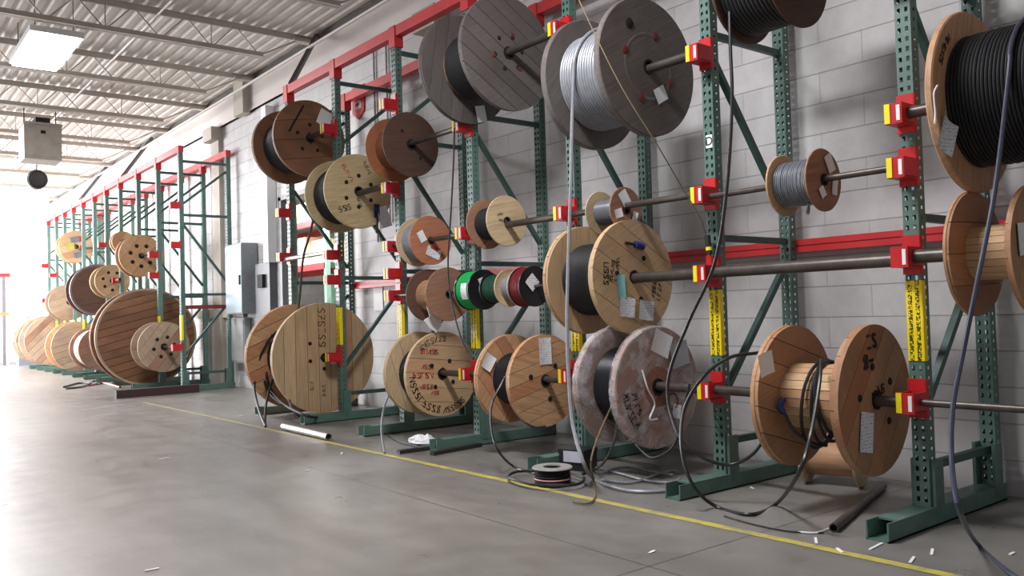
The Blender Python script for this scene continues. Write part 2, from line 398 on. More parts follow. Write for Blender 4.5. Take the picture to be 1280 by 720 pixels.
m = MB(); m.lathe([(0, -.115), (.10, -.11), (.13, -.10)], 20); m.build('grille', plain('grille_grey', srgb(60, 62, 68), .5), r, True)
m = MB(); m.tube([(0, 0, .17), (0, 0, .75)], .012, 6); m.build('drop_rod', M_steel, r)
r.name = 'hanging_fan'

# ------------------------------------------------------------------ rack frames
H = 3.80
def post_mesh():
    """perforated tube: two columns of punched slots in the front and back, one in each side"""
    m = MB(); w, d = .040, .070; t = .05
    def plate(P, cols, holes, hz):
        z = 0.0
        rows = []
        while z+t <= H+.001: rows.append(z); z += t
        for z in rows:
            z0, z1, z2 = z, z+(t-hz)/2, z+(t+hz)/2
            for za, zb, hole in ((z0, z1, 0), (z1, z2, 1), (z2, z+t, 0)):
                for i in range(len(cols)-1):
                    if hole and i in holes: continue
                    a, b = cols[i], cols[i+1]; m.add([P(a, za), P(b, za), P(b, zb), P(a, zb)], [(0, 1, 2, 3)])
    c2 = [-w, -.027, -.011, .011, .027, w]
    plate(lambda a, z: (0, a, z), c2, (1, 3), .024); plate(lambda a, z: (d, a, z), c2, (1, 3), .024)
    c1 = [0, .028, .042, d]
    plate(lambda a, z: (a, -w, z), c1, (1,), .016); plate(lambda a, z: (a, w, z), c1, (1,), .016)
    return m
MPOST = None
def rack_frame(full=True):
    global MPOST
    r = empty('rack_stand')
    if MPOST is None:
        fp = post_mesh().build('front_post', M_green, r); MPOST = fp.data
    else: fp = bpy.data.objects.new('front_post', MPOST); COL.objects.link(fp); fp.parent = r
    fp.location = (4.2, 0, 0)
    rp = bpy.data.objects.new('rear_post', MPOST); COL.objects.link(rp); rp.parent = r; rp.location = (4.96, 0, 0)
    for z in (.28, 1.53, 2.80, 3.66):
        m = MB(); m.box(4.27, 4.96, -.018, .018, z-.02, z+.02); m.build('horizontal_brace', M_greend, r)
    for a, b in ((.58, 1.38), (2.64, 1.72), (2.98, 3.54)):
        m = MB(); m.bar((4.27, 0, a), (4.96, 0, b), .036, .036); m.build('diagonal_brace', M_greend, r)
    m = MB()
    m.box(3.76, 5.04, -.056, .056, 0, .008); m.box(3.76, 5.04, -.056, -.048, 0, .09); m.box(3.76, 5.04, .048, .056, 0, .09)
    m.box(3.86, 4.94, -.048, .048, .08, .09); m.build('foot', M_green, r)
    for x in (4.215, 4.90):
        m = MB()
        for s in (-1, 1): m.box(x, x+.09, min(s*.042, s*.060), max(s*.042, s*.060), .05, .32)
        m.build('gusset', M_green, r)
    m = MB(); m.box(4.196, 4.1995, -.0395, .0395, .81, 1.21); m.box(4.196, 4.23, -.0435, -.0405, .81, 1.21); m.build('warning_strip', M_strip, r)
    return r
def floor_bracket():
    c = atZ(826, 558, 0); r = empty('spare_bracket', c, .5); tag(r, 'spare red bracket lying on the floor under the film-wrapped reel', 'bracket')
    m = MB(); m.box(-.05, .05, -.12, .12, 0, .012); m.box(-.04, .04, -.05, .06, .012, .09); m.build('plate', M_red, r)
    m = MB(); m.box(-.03, .03, -.10, -.06, .012, .03); m.build('hook', M_red, r)
def bracket(r, z, sticker=True, big=1.0, side=0):
    """red hook-on pipe cradle: a plate on the post and a box that holds the pipe, yellow at its front"""
    m = MB(); pz = 1 if (sticker or big >= 1) else .6
    m.box(4.188, 4.199, -.044, .044, z-.085*pz, z+.11*pz); m.box(4.19, 4.215, -.047, -.0415, z-.085*pz, z+.11*pz)
    m.box(4.07, 4.19, -.047, -.037, z-.048, z+.048); m.box(4.07, 4.19, .030, .040, z-.048, z+.048); m.box(4.07, 4.19, -.047, .040, z-.053, z-.044)
    o = m.build('pipe_bracket', M_red, r)
    m = MB(); m.box(4.060, 4.070, -.047, .040, z-.053, z+.050); m.build('front_plate', M_red, o)
    if big >= 1:
        m = MB(); m.box(4.056, 4.0605, .012, .040, z-.050, z+.048); m.build('yellow_edge', M_yellow, o)
    if sticker:
        m = MB(); m.box(4.057, 4.0602, -.038, -.020, z-.040, z+.036); m.build('sticker', M_white, o)
    return o
def pair_label(i): return i
near = [(0.84, []), (2.085, [2.035, 1.768, 1.327, .612]), (3.32, [2.656, 1.788, 1.311, .603]), (4.59, [3.162, 1.815, 1.30, .639]),
        (5.855, [2.696, 1.786, 1.30, .602]), (7.075, [3.135, 2.33, 1.77, 1.509, 1.30]), (8.36, [3.14, 1.78, 1.511, .68]), (9.60, [2.368, 1.84])]
flab = ['green rack frame beyond the right edge carrying the pipe ends',
        'green perforated rack frame nearest the camera, right of the big bare wooden reel',
        'green perforated rack frame with white letter tag, right of the plastic-wrapped reel',
        'green rack frame behind the silver cable, between the two stacks of big reels',
        'green rack frame passing behind the small green spool',
        'green rack frame right of the pale plywood reel and left of the rust brown one',
        'green rack frame standing in front of the tallest pine reel on the floor',
        'green rack frame at the left end of the near row, behind the brown stained reel']
frames = []
for (y, bz), lab in zip(near, flab):
    fr = rack_frame(); fr.location = (0, y, 0); tag(fr, lab, 'rack frame', 'near row of rack frames'); frames.append(fr)
    for z in bz: bracket(fr, z, True, 1.0 if z != 1.327 else .99)
# letter tag on the post
t_ = empty('dummy'); bpy.data.objects.remove(t_)
m = MB(); m.box(4.194, 4.1995, -.03, .018, 2.085, 2.165); lt = m.build('letter_tag', M_white, frames[2])
def text_mesh(txt, size, mat, parent, M, name='lettering'):
    cu = bpy.data.curves.new(name, 'FONT'); cu.body = txt; cu.size = size; cu.align_x = 'CENTER'; cu.align_y = 'CENTER'; cu.extrude = .0008
    o = bpy.data.objects.new(name, cu); COL.objects.link(o); dg = bpy.context.evaluated_depsgraph_get(); dg.update()
    me = bpy.data.meshes.new_from_object(o.evaluated_get(dg)); bpy.data.objects.remove(o)
    me.transform(M); me.materials.clear(); me.materials.append(mat); q = bpy.data.objects.new(name, me); COL.objects.link(q); q.parent = parent; return q
RX = Matrix(((0, 0, -1, 0), (-1, 0, 0, 0), (0, 1, 0, 0), (0, 0, 0, 1)))      # text facing -X, reading from the aisle
text_mesh('D', .075, M_ink, lt, Matrix.Translation((4.1925, -.006, 2.125)) @ RX)

FY = [13.80, 15.02, 16.25, 17.5, 18.6, 19.65, 20.73, 21.75, 22.75, 23.75, 24.8]
far_br = {0: [2.95, 2.32, .70], 1: [2.25, 1.9], 2: [1.62], 3: [2.75, 1.93], 4: [2.7], 5: [1.85], 6: [2.2], 7: [2.85], 8: [2.85, 1.65], 9: [1.65, 2.35], 10: [2.65, 1.75, 1.15]}
fords = ['nearest', 'second', 'third', 'fourth', 'fifth', 'sixth', 'seventh', 'eighth', 'ninth', 'tenth', 'farthest']
FR0 = None
for i, y in enumerate(FY):
    if FR0 is None: FR0 = rack_frame(); fr = FR0; base_kids = kids(FR0)
    else:
        fr = FR0.copy(); COL.objects.link(fr)
        for ch in base_kids: c = ch.copy(); COL.objects.link(c); c.parent = fr
    fr.location = (0, y, 0)
    tag(fr, 'green rack frame of the distant row, %s one' % (fords[i] if i in (0, 10) else fords[i]+' from its near end'), 'rack frame', 'distant row of rack frames')
    FRi = fr
    far_br[i] = (fr, far_br[i])
for i in far_br:
    fr, L = far_br[i]
    for z in L: bracket(fr, z, False, .99)
M_gf = plain('glare_paled_green', srgb(98, 130, 122), .55, 0, .15, 6); MPF = MPOST.copy(); MPF.materials.clear(); MPF.materials.append(M_gf)  # distant posts' green paled in the colour itself to suggest the glare
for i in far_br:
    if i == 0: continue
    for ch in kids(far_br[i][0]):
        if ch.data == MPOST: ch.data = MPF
# dark red bar lying at the far row's end + cross bar
o = MB(); o.box(4.27, 4.96, -.03, .03, 1.30, 1.36); o.build('cross_bar', plain('maroon_enamel', srgb(120, 40, 48), .5), far_br[0][0])
m = MB(); m.box(3.15, 4.35, 13.42, 13.56, 0, .12); tag(m.build('floor_timber', plain('dark_timber', srgb(58, 36, 40), .7)), 'dark maroon timber on the floor at the foot of the distant rack row', 'timber')

# red beams
def beam(x0, x1, y0, y1, z0, z1, lab, groove=False, ties=()):
    r = empty('red_beam', ((x0+x1)/2, (y0+y1)/2, (z0+z1)/2)); tag(r, lab, 'beam'); cx, cy, cz = r.location
    m = MB()
    if groove:
        h = (z1-z0)
        m.box(x0-cx, x1-cx, y0-cy, y1-cy, z0-cz, z0+h*.45-cz); m.box(x0-cx+.012, x1-cx, y0-cy, y1-cy, z0+h*.45-cz, z0+h*.55-cz); m.box(x0-cx+.004, x1-cx, y0-cy, y1-cy, z0+h*.55-cz, z1-cz)
    else: m.box(x0-cx, x1-cx, y0-cy, y1-cy, z0-cz, z1-cz)
    m.build('rail', M_redbeam, r)
    for y in ties:
        m = MB(); m.box(x0-.008-cx, x1+.008-cx, y-.055-cy, y+.055-cy, z0-.10-cz, z1+.005-cz); m.build('post_cap', M_redbeam, r)
NY = [a for a, _ in near]
beam(4.195, 4.275, .7, 9.66, 3.80, 3.90, 'long red beam along the tops of the near rack front posts', ties=NY)
beam(4.955, 5.035, .7, 9.66, 3.80, 3.90, 'long red beam along the tops of the near rack rear posts', ties=NY)
beam(4.195, 4.275, 13.75, 24.9, 3.80, 3.90, 'long red beam along the tops of the distant rack front posts', ties=FY[1:])
beam(4.955, 5.035, 13.75, 24.9, 3.80, 3.90, 'long red beam along the tops of the distant rack rear posts', ties=FY[1:])
beam(5.034, 5.075, .7, 9.66, 1.455, 1.54, 'red grooved beam at mid height along the rear of the near racks', True)

# brace struts from the rack tops to the roof
for i, (a, b, lab) in enumerate((((4.22, 9.5, 3.90), (5.03, 10.44, 4.90), 'dark steel strut from the near rack top corner up to the roof'),
        ((4.22, 17.3, 3.9), (5.03, 18.2, 4.9), 'dark steel strut from the distant rack top up to the roof, nearer one'),
        ((4.22, 21.0, 3.9), (5.03, 21.9, 4.9), 'dark steel strut from the distant rack top up to the roof, farther one'))):
    m = MB(); m.bar(a, b, .05, .05); tag(m.build('roof_strut', plain('strut_grey', srgb(62, 64, 66), .5)), lab, 'strut')

# ------------------------------------------------------------------ pipes
PX = 4.13
def pipe(y0, y1, z, r, lab, mat=None, z2=None):
    c = (PX, (y0+y1)/2, z); h = (y1-y0)/2
    m = MB(); m.lathe([(r*.7, -h), (r, -h), (r, h), (r*.7, h)], 20, closed=True); m.lathe([(0.0001, -h+.02), (r*.7, -h+.02)], 16, 1)
    o = m.build('steel_pipe', [mat or M_steel, M_hole], None, True, c)
    if z2 is not None: o.rotation_euler = (-math.atan2(z2-z, y1-y0)*-1, 0, 0)
    tag(o, lab, 'pipe', 'pipes carrying the reels'); return o
e = .028
pipe(NY[0]-.1, NY[1]-e, 2.035, .030, 'dark steel pipe through the big black cable reel at upper right')
pipe(NY[0]-.1, NY[1]-e, 1.325, .034, 'dark steel pipe through the empty wooden reel at right edge')
pipe(NY[0]-.1, NY[1]-e, .612, .018, 'thin dark pipe leaving the right edge low, with no reel on it')
pipe(NY[1]+e, NY[2]+.0, 1.775, .018, 'thin dark pipe through the small grey cable reel at upper right')
pipe(NY[1]+e, NY[2]+.0, 1.315, .034, 'thick bare steel pipe spanning the bay above the big bare wooden reel')
pipe(NY[1]+e, NY[2]+.0, .607, .028, 'steel pipe through the big nearly empty reel near the floor at right')
pipe(NY[1]-.1, NY[2]-e, 3.02, .03, 'steel pipe at the very top right through the black cable reels')
pipe(NY[2]+e, NY[3], 2.665, .030, 'steel pipe through the grey reel of silver cable')
pipe(NY[2]+e, NY[3], 1.80, .022, 'thin pipe through the little cardboard reel of grey wire')
pipe(NY[2]+e, NY[3], 1.312, .034, 'thick steel pipe through the pine reel with two white shipping labels')
pipe(NY[2]+e, NY[3], .605, .030, 'steel pipe through the film-wrapped reel near the floor')
pipe(NY[3]+e, NY[4], 3.155, .030, 'steel pipe through the weathered grey plank reel at the top')
pipe(NY[3]+e, NY[4], 1.80, .026, 'steel pipe through the small reel with one pale and one orange side')
pipe(NY[3]+e, NY[4]-.2, 1.30, .014, 'thin rod through the maroon and green cable spools')
pipe(NY[3]+e, NY[4], .600, .024, 'steel pipe through the low reel of shiny black cable')
pipe(NY[4]+e, NY[5], 2.69, .024, 'steel pipe through the rust brown reel')
pipe(NY[4]+e, NY[5], 1.775, .022, 'steel pipe through the small orange reel with torn labels')
pipe(NY[4]+e, NY[5], 1.295, .014, 'thin rod through the brown reel with a bare orange drum')
pipe(NY[4]+e, NY[5], .595, .026, 'steel pipe through the pale reel with red markings')
pipe(NY[5]+e, NY[6], 2.36, .030, 'dark pipe through the pale plywood reel on the left')
pipe(NY[6]+e, NY[7], 3.13, .030, 'dark pipe through the brown stained reel at upper left')
pipe(NY[6]+e, NY[7], 1.81, .026, 'bright galvanised pipe with no reel, in the left bay', M_galv)
pipe(NY[6]+e, NY[7], .67, .028, 'pipe through the tallest pine reel on the floor')
pipe(FY[0]+e, FY[1], .70, .03, 'pipe through the pale reel in front of the biggest distant reel')
pipe(FY[1]+e, FY[2], 2.29, .03, 'pipe through the higher holed reel of the distant row')
pipe(FY[1]+e, FY[2], .90, .03, 'pipe through the biggest distant reel')
pipe(FY[3]-.3, FY[4]+.2, 1.93, .03, 'pipe through the tan holed reel in the middle of the distant row')
pipe(FY[5]-.6, FY[6], 1.82, .03, 'pipe through the dark brown distant reel')
pipe(FY[7]-.9, FY[8], 2.85, .03, 'pipe through the high distant reel with coloured patches')
pipe(FY[2]+.1, FY[3], 2.62, .03, 'pipe through the small distant tan reel at the top')

# ------------------------------------------------------------------ reels
W = {  # plank colours
 'pine': (srgb(212, 172, 128), srgb(190, 142, 100), .22, .12), 'palepine': (srgb(212, 182, 142), srgb(194, 158, 118), .2, .1),
 'pinered': (srgb(200, 152, 110), srgb(214, 174, 132), .2, .35), 'orange': (srgb(194, 150, 112), srgb(176, 128, 92), .3, .2),
 'grey': (srgb(104, 97, 94), srgb(90, 84, 82), .45, .0), 'brown': (srgb(152, 108, 76), srgb(126, 86, 60), .5, .0),
 'dkbrown': (srgb(104, 74, 64), srgb(120, 86, 72), .4, .0), 'ply': (srgb(196, 176, 134), srgb(190, 170, 126), .18, 0),
 'drum': (srgb(224, 192, 148), srgb(206, 168, 122), .12, .15), 'rust': (srgb(158, 98, 62), srgb(150, 92, 58), .5, 0),
 'mdf': (srgb(158, 118, 94), srgb(156, 110, 84), .2, 0), 'pale': (srgb(206, 182, 146), srgb(200, 174, 136), .12, 0),
 'dkface': (srgb(84, 58, 46), srgb(88, 60, 48), .4, 0), 'orangeply': (srgb(186, 122, 90), srgb(180, 116, 84), .2, 0),
 'weathered': (srgb(190, 166, 140), srgb(166, 136, 114), .4, .1), 'plum': (srgb(166, 134, 116), srgb(156, 120, 100), .4, .2),
}
def wmat(k, ang, axis='X'): a, c, d, rd = W[k]; return wood('timber_'+k, a, c, angle=ang, dirty=d, axis=axis, red=rd)
def plank_layer(m, R, r0, y0, y1, ang, nplank, mi, off=0.):
    w = 2*R/nplank; g = max(.0016, R*.005); ca, sa = math.cos(ang), math.sin(ang)
    for k in range(-1, nplank+1):
        a = max(-R+(k+off)*w+g, -R*.9995); b = min(-R+(k+1+off)*w-g, R*.9995)
        if b-a < .006: continue
        m.tint = random.random()
        n = 7 if b-a > .05 else 4; vv = [a+(b-a)*i/(n-1) for i in range(n)]
        fo = lambda v: math.sqrt(max(R*R-v*v, 0)); fi = lambda v: math.sqrt(max(r0*r0-v*v, 0))
        # extra samples near the ends of the disc
        if a < -.7*R or b > .7*R: n = 14; vv = [a+(b-a)*(.5-.5*math.cos(PI*i/(n-1))) for i in range(n)]
        rot = lambda u, v: (u*ca-v*sa, u*sa+v*ca)
        if min(abs(a), abs(b)) < r0 or a*b < 0:
            for s in (1, -1):
                poly = [rot(s*fo(v), v) for v in vv]+[rot(s*fi(v), v) for v in reversed(vv)]
                m.prism(poly, y0, y1, mi)
        else: m.prism([rot(fo(v), v) for v in vv]+[rot(-fo(v), v) for v in reversed(vv)], y0, y1, mi)
def flange(r, y, R, th, kind, ang, solid=False, near=True, hole=.045, planks=None):
    """a reel end; y is its outer face"""
    s = 1 if near else -1; m = MB(); ya, yb = y, y+s*th
    if solid:
        lo, hi = min(ya, yb), max(ya, yb); bv = min(.006, th*.25)
        m.lathe([(hole, lo), (R-bv, lo), (R, lo+bv), (R, hi-bv), (R-bv, hi), (hole, hi)], 64, closed=True)
        return m.build('flange', wmat(kind, ang), r, True)
    n = planks or max(4, round(2*R/.125))
    yc = (ya+yb)/2
    plank_layer(m, R, hole, min(ya, yc), max(ya, yc)-.0, ang, n, 0)
    plank_layer(m, R-.003, hole, min(yc, yb)+(.0005 if s > 0 else 0), max(yc, yb)-(.0005 if s < 0 else 0), ang+PI/2, n, 1)
    return m.build('flange', [wmat(kind, -ang), wmat(kind, -(ang+PI/2))], r)
def wrap(r, y0, y1, rad, mat, cr=.012, name='cable_winding', hole=.05, wob=0):
    m = MB(); n = max(3, int((y1-y0)/(2*cr))); st = (y1-y0)/n; pr = [(hole, y0)]
    for k in range(n):
        dr = random.uniform(-wob, wob)
        for j in range(5): a = PI*(j/4); pr.append((rad+dr-cr+math.sin(a)*cr, y0+st*(k+.5)-math.cos(a)*st*.5))
    pr.append((hole, y1)); m.lathe(pr, 56); return m.build(name, mat, r, True)
def drum(r, y0, y1, rad, kind, n=22):
    m = MB()
    for k in range(n):
        m.tint = random.random()
        a0 = 2*PI*(k+.04)/n; a1 = 2*PI*(k+.96)/n; q = rad-.025
        m.prism([(rad*math.cos(a0), rad*math.sin(a0)), (rad*math.cos(a1), rad*math.sin(a1)), (q*math.cos(a1), q*math.sin(a1)), (q*math.cos(a0), q*math.sin(a0))], y0, y1)
    return m.build('drum', wmat(kind, 0, 'Y'), r)
def core(r, y0, y1, rad, mat=None):
    m = MB(); m.lathe([(rad*.9, y0), (rad, y0), (rad, y1), (rad*.9, y1)], 32, closed=True); return m.build('drum', mat or wmat('drum', 0, 'Y'), r, True)
def bolts(r, y, R, n=4, ph=.4, rr=.4, sz=.016, mat=None):
    for k in range(n):
        a = ph+2*PI*k/n; q = rr*R
        m = MB(); m.lathe([(0.0005, -.006), (sz*.8, -.006), (sz, -.002), (sz, .004)], 12); m.build('bolt', mat or M_hole, r, True, (q*math.cos(a), y, q*math.sin(a)))
def arbor(r, y, hole=.045):
    m = MB(); m.lathe([(hole*.80, -.006), (hole*1.12, -.006), (hole*1.12, 0), (hole*.80, .03)], 24); m.build('arbor_collar', M_hole, r, True, (0, y, 0))
def paper(r, y, cx, cz, w, h, ang=0, mat=None, name='paper_label', curl=.006, lab=None):
    m = MB(); n = 5; ca, sa = math.cos(ang), math.sin(ang); vs = []; fs = []
    for i in range(n):
        for j in range(2):
            u = (i/(n-1)-.5)*w; v = (j-.5)*h; vs.append((cx+u*ca-v*sa, y-.004-curl*(abs(i/(n-1)-.5)*2)**2, cz+u*sa+v*ca))
    for i in range(n-1): fs.append((2*i, 2*i+1, 2*i+3, 2*i+2))
    vs2 = [(a, b+.0015, c) for a, b, c in vs]; m.add(vs, fs); m.add(vs2, fs)
    o = m.build(name, mat or M_print, r)
    if lab: o['label'] = lab
    return o
def marks(r, y, cx, cz, n, size, ang, mat, seed=1, bold=.12, name='stencil_marking', arc=None):
    """a row of stencilled strokes lying on the face"""
    rnd = random.Random(seed); m = MB(); ca, sa = math.cos(ang), math.sin(ang)
    for k in range(n):
        ox = (k-(n-1)/2)*size*.85
        for q in range(rnd.choice((2, 3, 3))):
            typ = rnd.choice('vhds'); 
            if typ == 'v': p = [(-.3, -.5), (-.3, .5)] if rnd.random() < .6 else [(.3, -.5), (.3, .5)]
            elif typ == 'h': z = rnd.choice((-.45, 0, .45)); p = [(-.3, z), (.3, z)]
            elif typ == 'd': p = [(-.3, -.5), (.3, .5)] if rnd.random() < .5 else [(-.3, .5), (.3, -.5)]
            else: p = [(.3, .35), (-.05, .5), (-.3, .2), (.25, -.2), (0, -.5), (-.3, -.35)]
            for (a, b), (c, d) in zip(p[:-1], p[1:]):
                pts = []
                for u, v in ((a, b), (c, d)):
                    if arc: 
                        t = ang+(ox+u*size)/arc; rad = arc-v*size*1.0; pts.append((cx+rad*math.cos(t), y-.0015, cz+rad*math.sin(t)))
                    else:
                        uu, vv = ox+u*size, v*size; pts.append((cx+uu*ca-vv*sa, y-.0015, cz+uu*sa+vv*ca))
                m.bar(pts[0], pts[1], size*bold, .0016, 0, (0, 1, 0))
    return m.build(name, mat, r)
def reel(yn, yf, z, R, kind, lab, x=PX, ang=.3, solid=False, th=.045, hole=.045, dr=None, wr=None, wmatl=None, cr=.012, kind2=None, Rf=None, planks=None, wob=0, w0=0, w1=0, core_mat=None, cat='cable reel', grp=None, rz=0, bolt=None, dkind='drum'):
    r = empty('cable_reel', (x, (yn+yf)/2, z), rz); h = (yf-yn)/2
    tag(r, lab, cat, grp)
    flange(r, -h, R, th, kind, ang, solid, True, hole, planks); flange(r, h, Rf or R, th, kind2 or kind, ang+.4, solid, False, hole, planks)
    if dr: 
        if core_mat is not None or solid: core(r, -h+th, h-th, dr, core_mat)
        else: drum(r, -h+th, h-th, dr, dkind)
    if wr: wrap(r, -h+th+.002+w0, h-th-.002-w1, wr, wmatl, cr, hole=(dr or wr*.5)*.98, wob=wob)
    arbor(r, -h, hole)
    if bolt: bolts(r, -h, R, *bolt)
    return r, -h, h

R_, yn, yf = reel(5.19, 5.80, 3.15, .455, 'grey', 'weathered grey plank reel with black cable, left of the silver cable reel', ang=-.55, dr=.24, wr=.27, wmatl=M_black, cr=.010, planks=8, w0=.0, w1=.05, dkind='orange', bolt=(6, .2, .30, .018))
bolts(R_, yn-.001, .45, 3, 1.3, .34, .020, plain('rust_bolt', srgb(96, 38, 34), .6))
paper(R_, yf-.055, .12, -.36, .10, .14, .2, M_white)
R_, yn, yf = reel(3.73, 4.29, 2.68, .452, 'grey', 'large grey reel tightly wound with silver cable, white sticker on its side', ang=.5, dr=.26, wr=.33, wmatl=M_silver, cr=.012, planks=9, solid=True, th=.05, wob=.001)
paper(R_, yn, .10, -.17, .11, .10, .5, M_white); bolts(R_, yn, .45, 4, -.35, .5, .03, plain('rust_bolt', srgb(96, 38, 34), .6)); bolts(R_, yn-.001, .45, 1, 2.15, .68, .035)
m = MB(); m.lathe([(.20, 0), (.215, -.004), (.225, 0)], 48); m.build('rim_ring', plain('grey_rim', srgb(96, 90, 88), .6), R_, True, (0, yn, 0))
R_, yn, yf = reel(6.67, 7.00, 2.68, .30, 'dkface', 'rust brown reel with a dark face and bare drum near the top', kind2='rust', ang=.1, solid=True, th=.014, dr=.20, core_mat=wmat('rust', 0, 'Y'), bolt=(2, -.9, .5, .016))
R_, yn, yf = reel(8.81, 9.45, 3.12, .43, 'brown', 'large brown stained reel with black cable at the left end, highest of its bay', ang=.15, dr=.24, wr=.31, wmatl=M_black, cr=.012, planks=4, bolt=(5, .3, .36, .022))
paper(R_, yn, .20, .24, .20, .18, -.4, M_white); m = MB(); m.bar((-.25, yn-.004, .05), (-.07, yn-.004, .36), .02, .006, 0, (0, 1, 0)); m.build('slot', M_hole, R_)
R_, yn, yf = reel(7.70, 8.17, 2.38, .38, 'ply', 'pale plywood reel with black cable and a blue tag, second bay from the left end', ang=.2, solid=True, th=.03, dr=.22, wr=.295, wmatl=M_black, cr=.009, bolt=(6, .5, .42, .022))
marks(R_, yn, -.16, -.18, 3, .06, .3, M_ink, 3); marks(R_, yn, -.12, .18, 6, .04, -1.0, M_inkred, 4); marks(R_, yn, .1, .25, 5, .035, -1.1, M_ink, 5); marks(R_, yn, .0, -.1, 5, .03, -1.2, M_ink, 6)
M_blue = plain('blue_tape', srgb(30, 42, 110), .5)
m = MB(); m.box(.17, .23, yn-.012, yn-.001, -.26, -.12); m.build('cable_end_tape', M_blue, R_); m = MB(); m.tube([(.20, yn-.015, -.14), (.19, yn-.03, -.3), (.175, yn-.03, -.42)], .011, 8); m.build('cable_end', M_black, R_, True)
paper(R_, yn-.004, .28, -.25, .13, .22, .3, M_print)
R_, yn, yf = reel(6.38, 6.62, 1.77, .22, 'orangeply', 'small orange reel with torn white shipping labels', kind2='pale', ang=.2, solid=True, th=.012, hole=.03, dr=.14, wr=.17, wmatl=M_silver, cr=.006)
paper(R_, yn, .02, -.11, .15, .09, -.35); paper(R_, yn, -.10, .03, .07, .10, .5, M_white); paper(R_, yn-.002, .03, -.07, .08, .03, -.5, M_inkred)
R_, yn, yf = reel(5.27, 5.55, 1.83, .202, 'pale', 'small black cable reel with a pale near side and an orange far side', kind2='mdf', ang=.2, solid=True, th=.012, hole=.03, dr=.08, wr=.13, wmatl=M_black, cr=.006)
marks(R_, yn, -.07, .05, 4, .018, .2, M_ink, 8); marks(R_, yn, -.05, .0, 4, .018, -.1, M_ink, 9)
R_, yn, yf = reel(3.972, 4.215, 1.775, .152, 'mdf', 'little cardboard reel of grey wire hanging above the pine reel with two labels', kind2='pale', ang=.2, solid=True, th=.010, hole=.03, dr=.05, wr=.085, wmatl=M_grey, cr=.004)
paper(R_, yn, -.02, .075, .08, .10, .6, M_white); paper(R_, yn, -.08, -.03, .07, .06, .3, M_white); paper(R_, yn, .07, -.06, .05, .10, -.3)
R_, yn, yf = reel(2.51, 2.76, 1.77, .17, 'mdf', 'small brown reel of grey cable on the thin pipe at upper right', kind2='pine', ang=.2, solid=True, th=.012, hole=.03, dr=.06, wr=.125, wmatl=M_grey, cr=.006, wob=.002)
for cx, cz, w_, h_, a_ in ((.05, .09, .07, .10, .5), (.09, -.03, .05, .09, -.2), (-.03, -.07, .05, .06, .6)): paper(R_, yn, cx, cz, w_, h_, a_, M_white)
m = MB(); m.tube(spline([(-.05, -.06, -.12), (-.02, -.03, -.16), (.04, 0, -.165), (.08, .02, -.12)]), .006, 6); m.build('loose_end', M_grey, R_, True)
R_, yn, yf = reel(3.92, 4.41, 1.32, .38, 'palepine', 'pine reel of black cable with two white shipping labels and a teal sticker', ang=-.5, dr=.20, wr=.25, wmatl=M_black, cr=.009, planks=6, kind2='palepine', hole=.04, bolt=(3, .9, .42, .018))
M_teal = plain('teal_sticker', srgb(130, 200, 200), .5)
paper(R_, yn, -.08, -.20, .14, .13, -.12); paper(R_, yn-.002, .10, -.225, .14, .13, -.12); paper(R_, yn, -.13, -.06, .07, .15, .05, M_teal)
marks(R_, yn, -.26, .02, 4, .045, 1.5, M_ink, 11); marks(R_, yn, -.205, .04, 6, .03, 1.35, M_ink, 12); marks(R_, yn, -.16, .05, 7, .028, 1.4, M_ink, 13); marks(R_, yn, .19, -.07, 5, .035, 1.4, M_ink, 14); marks(R_, yn, .24, -.10, 4, .035, 1.4, M_ink, 15)
m = MB(); m.tube([(-.08, yn-.008, .225), (.0, yn-.018, .215)], .010, 8); m.build('cable_end', M_black, R_, True)
m = MB(); m.tube([(.0, yn-.018, .215), (.03, yn-.02, .213), (.075, yn-.018, .20)], .024, 10); m.build('cable_end_tape', M_blue, R_, True)
R_, yn, yf = reel(6.12, 6.45, 1.28, .235, 'mdf', 'brown reel with a bare orange drum left of the green spool', kind2='dkbrown', ang=.2, solid=True, th=.014, hole=.03, dr=.14, core_mat=wmat('orange', 0, 'Y'))
m = MB(); pr = []
for k, (a, b) in enumerate(((-.16, -.10), (-.10, -.17), (-.04, -.12), (.0, -.2), (-.02, -.28), (-.07, -.33), (-.14, -.28), (-.19, -.22), (-.13, -.19))): pr.append((a, b))
m.prism(pr, -.06, -.05); m.build('torn_wrapping', M_film if False else M_white, R_)
# green, tan and maroon spools
M_greenc = plain('bright_green_cable', srgb(16, 168, 84), .4, 0, .08, 10)
M_bplast = plain('black_spool_plastic', (.015, .015, .017), .3, 0, .1)
def spool(yn_, yf_, z, R, lab, fm, fm2, wr, wm, cr, w0=0, w1=0):
    r = empty('cable_spool', (PX, (yn_+yf_)/2, z)); h = (yf_-yn_)/2; tag(r, lab, 'cable spool')
    for s, fmm in ((1, fm), (-1, fm2)):
        m = MB(); lo, hi = (-h, -h+.01) if s == 1 else (h-.01, h)
        m.lathe([(.02, lo), (R*.35, lo), (R*.4, lo+.003), (R*.9, lo+.003), (R*.93, lo), (R, lo), (R, hi), (.02, hi)], 48, closed=True); m.build('flange', fmm, r, True)
    m = MB(); m.lathe([(R*.30, -h+.01), (R*.32, -h+.01), (R*.32, h-.01), (R*.30, h-.01)], 24, closed=True); m.build('core', fm, r, True)
    wrap(r, -h+.012+w0, h-.012-w1, wr, wm, cr, hole=R*.3, wob=.001); return r, -h, h
R_, yn, yf = spool(5.60, 5.80, 1.30, .165, 'small bright green cable spool hanging in front of a rack post', M_bplast, M_bplast, .158, M_greenc, .005)
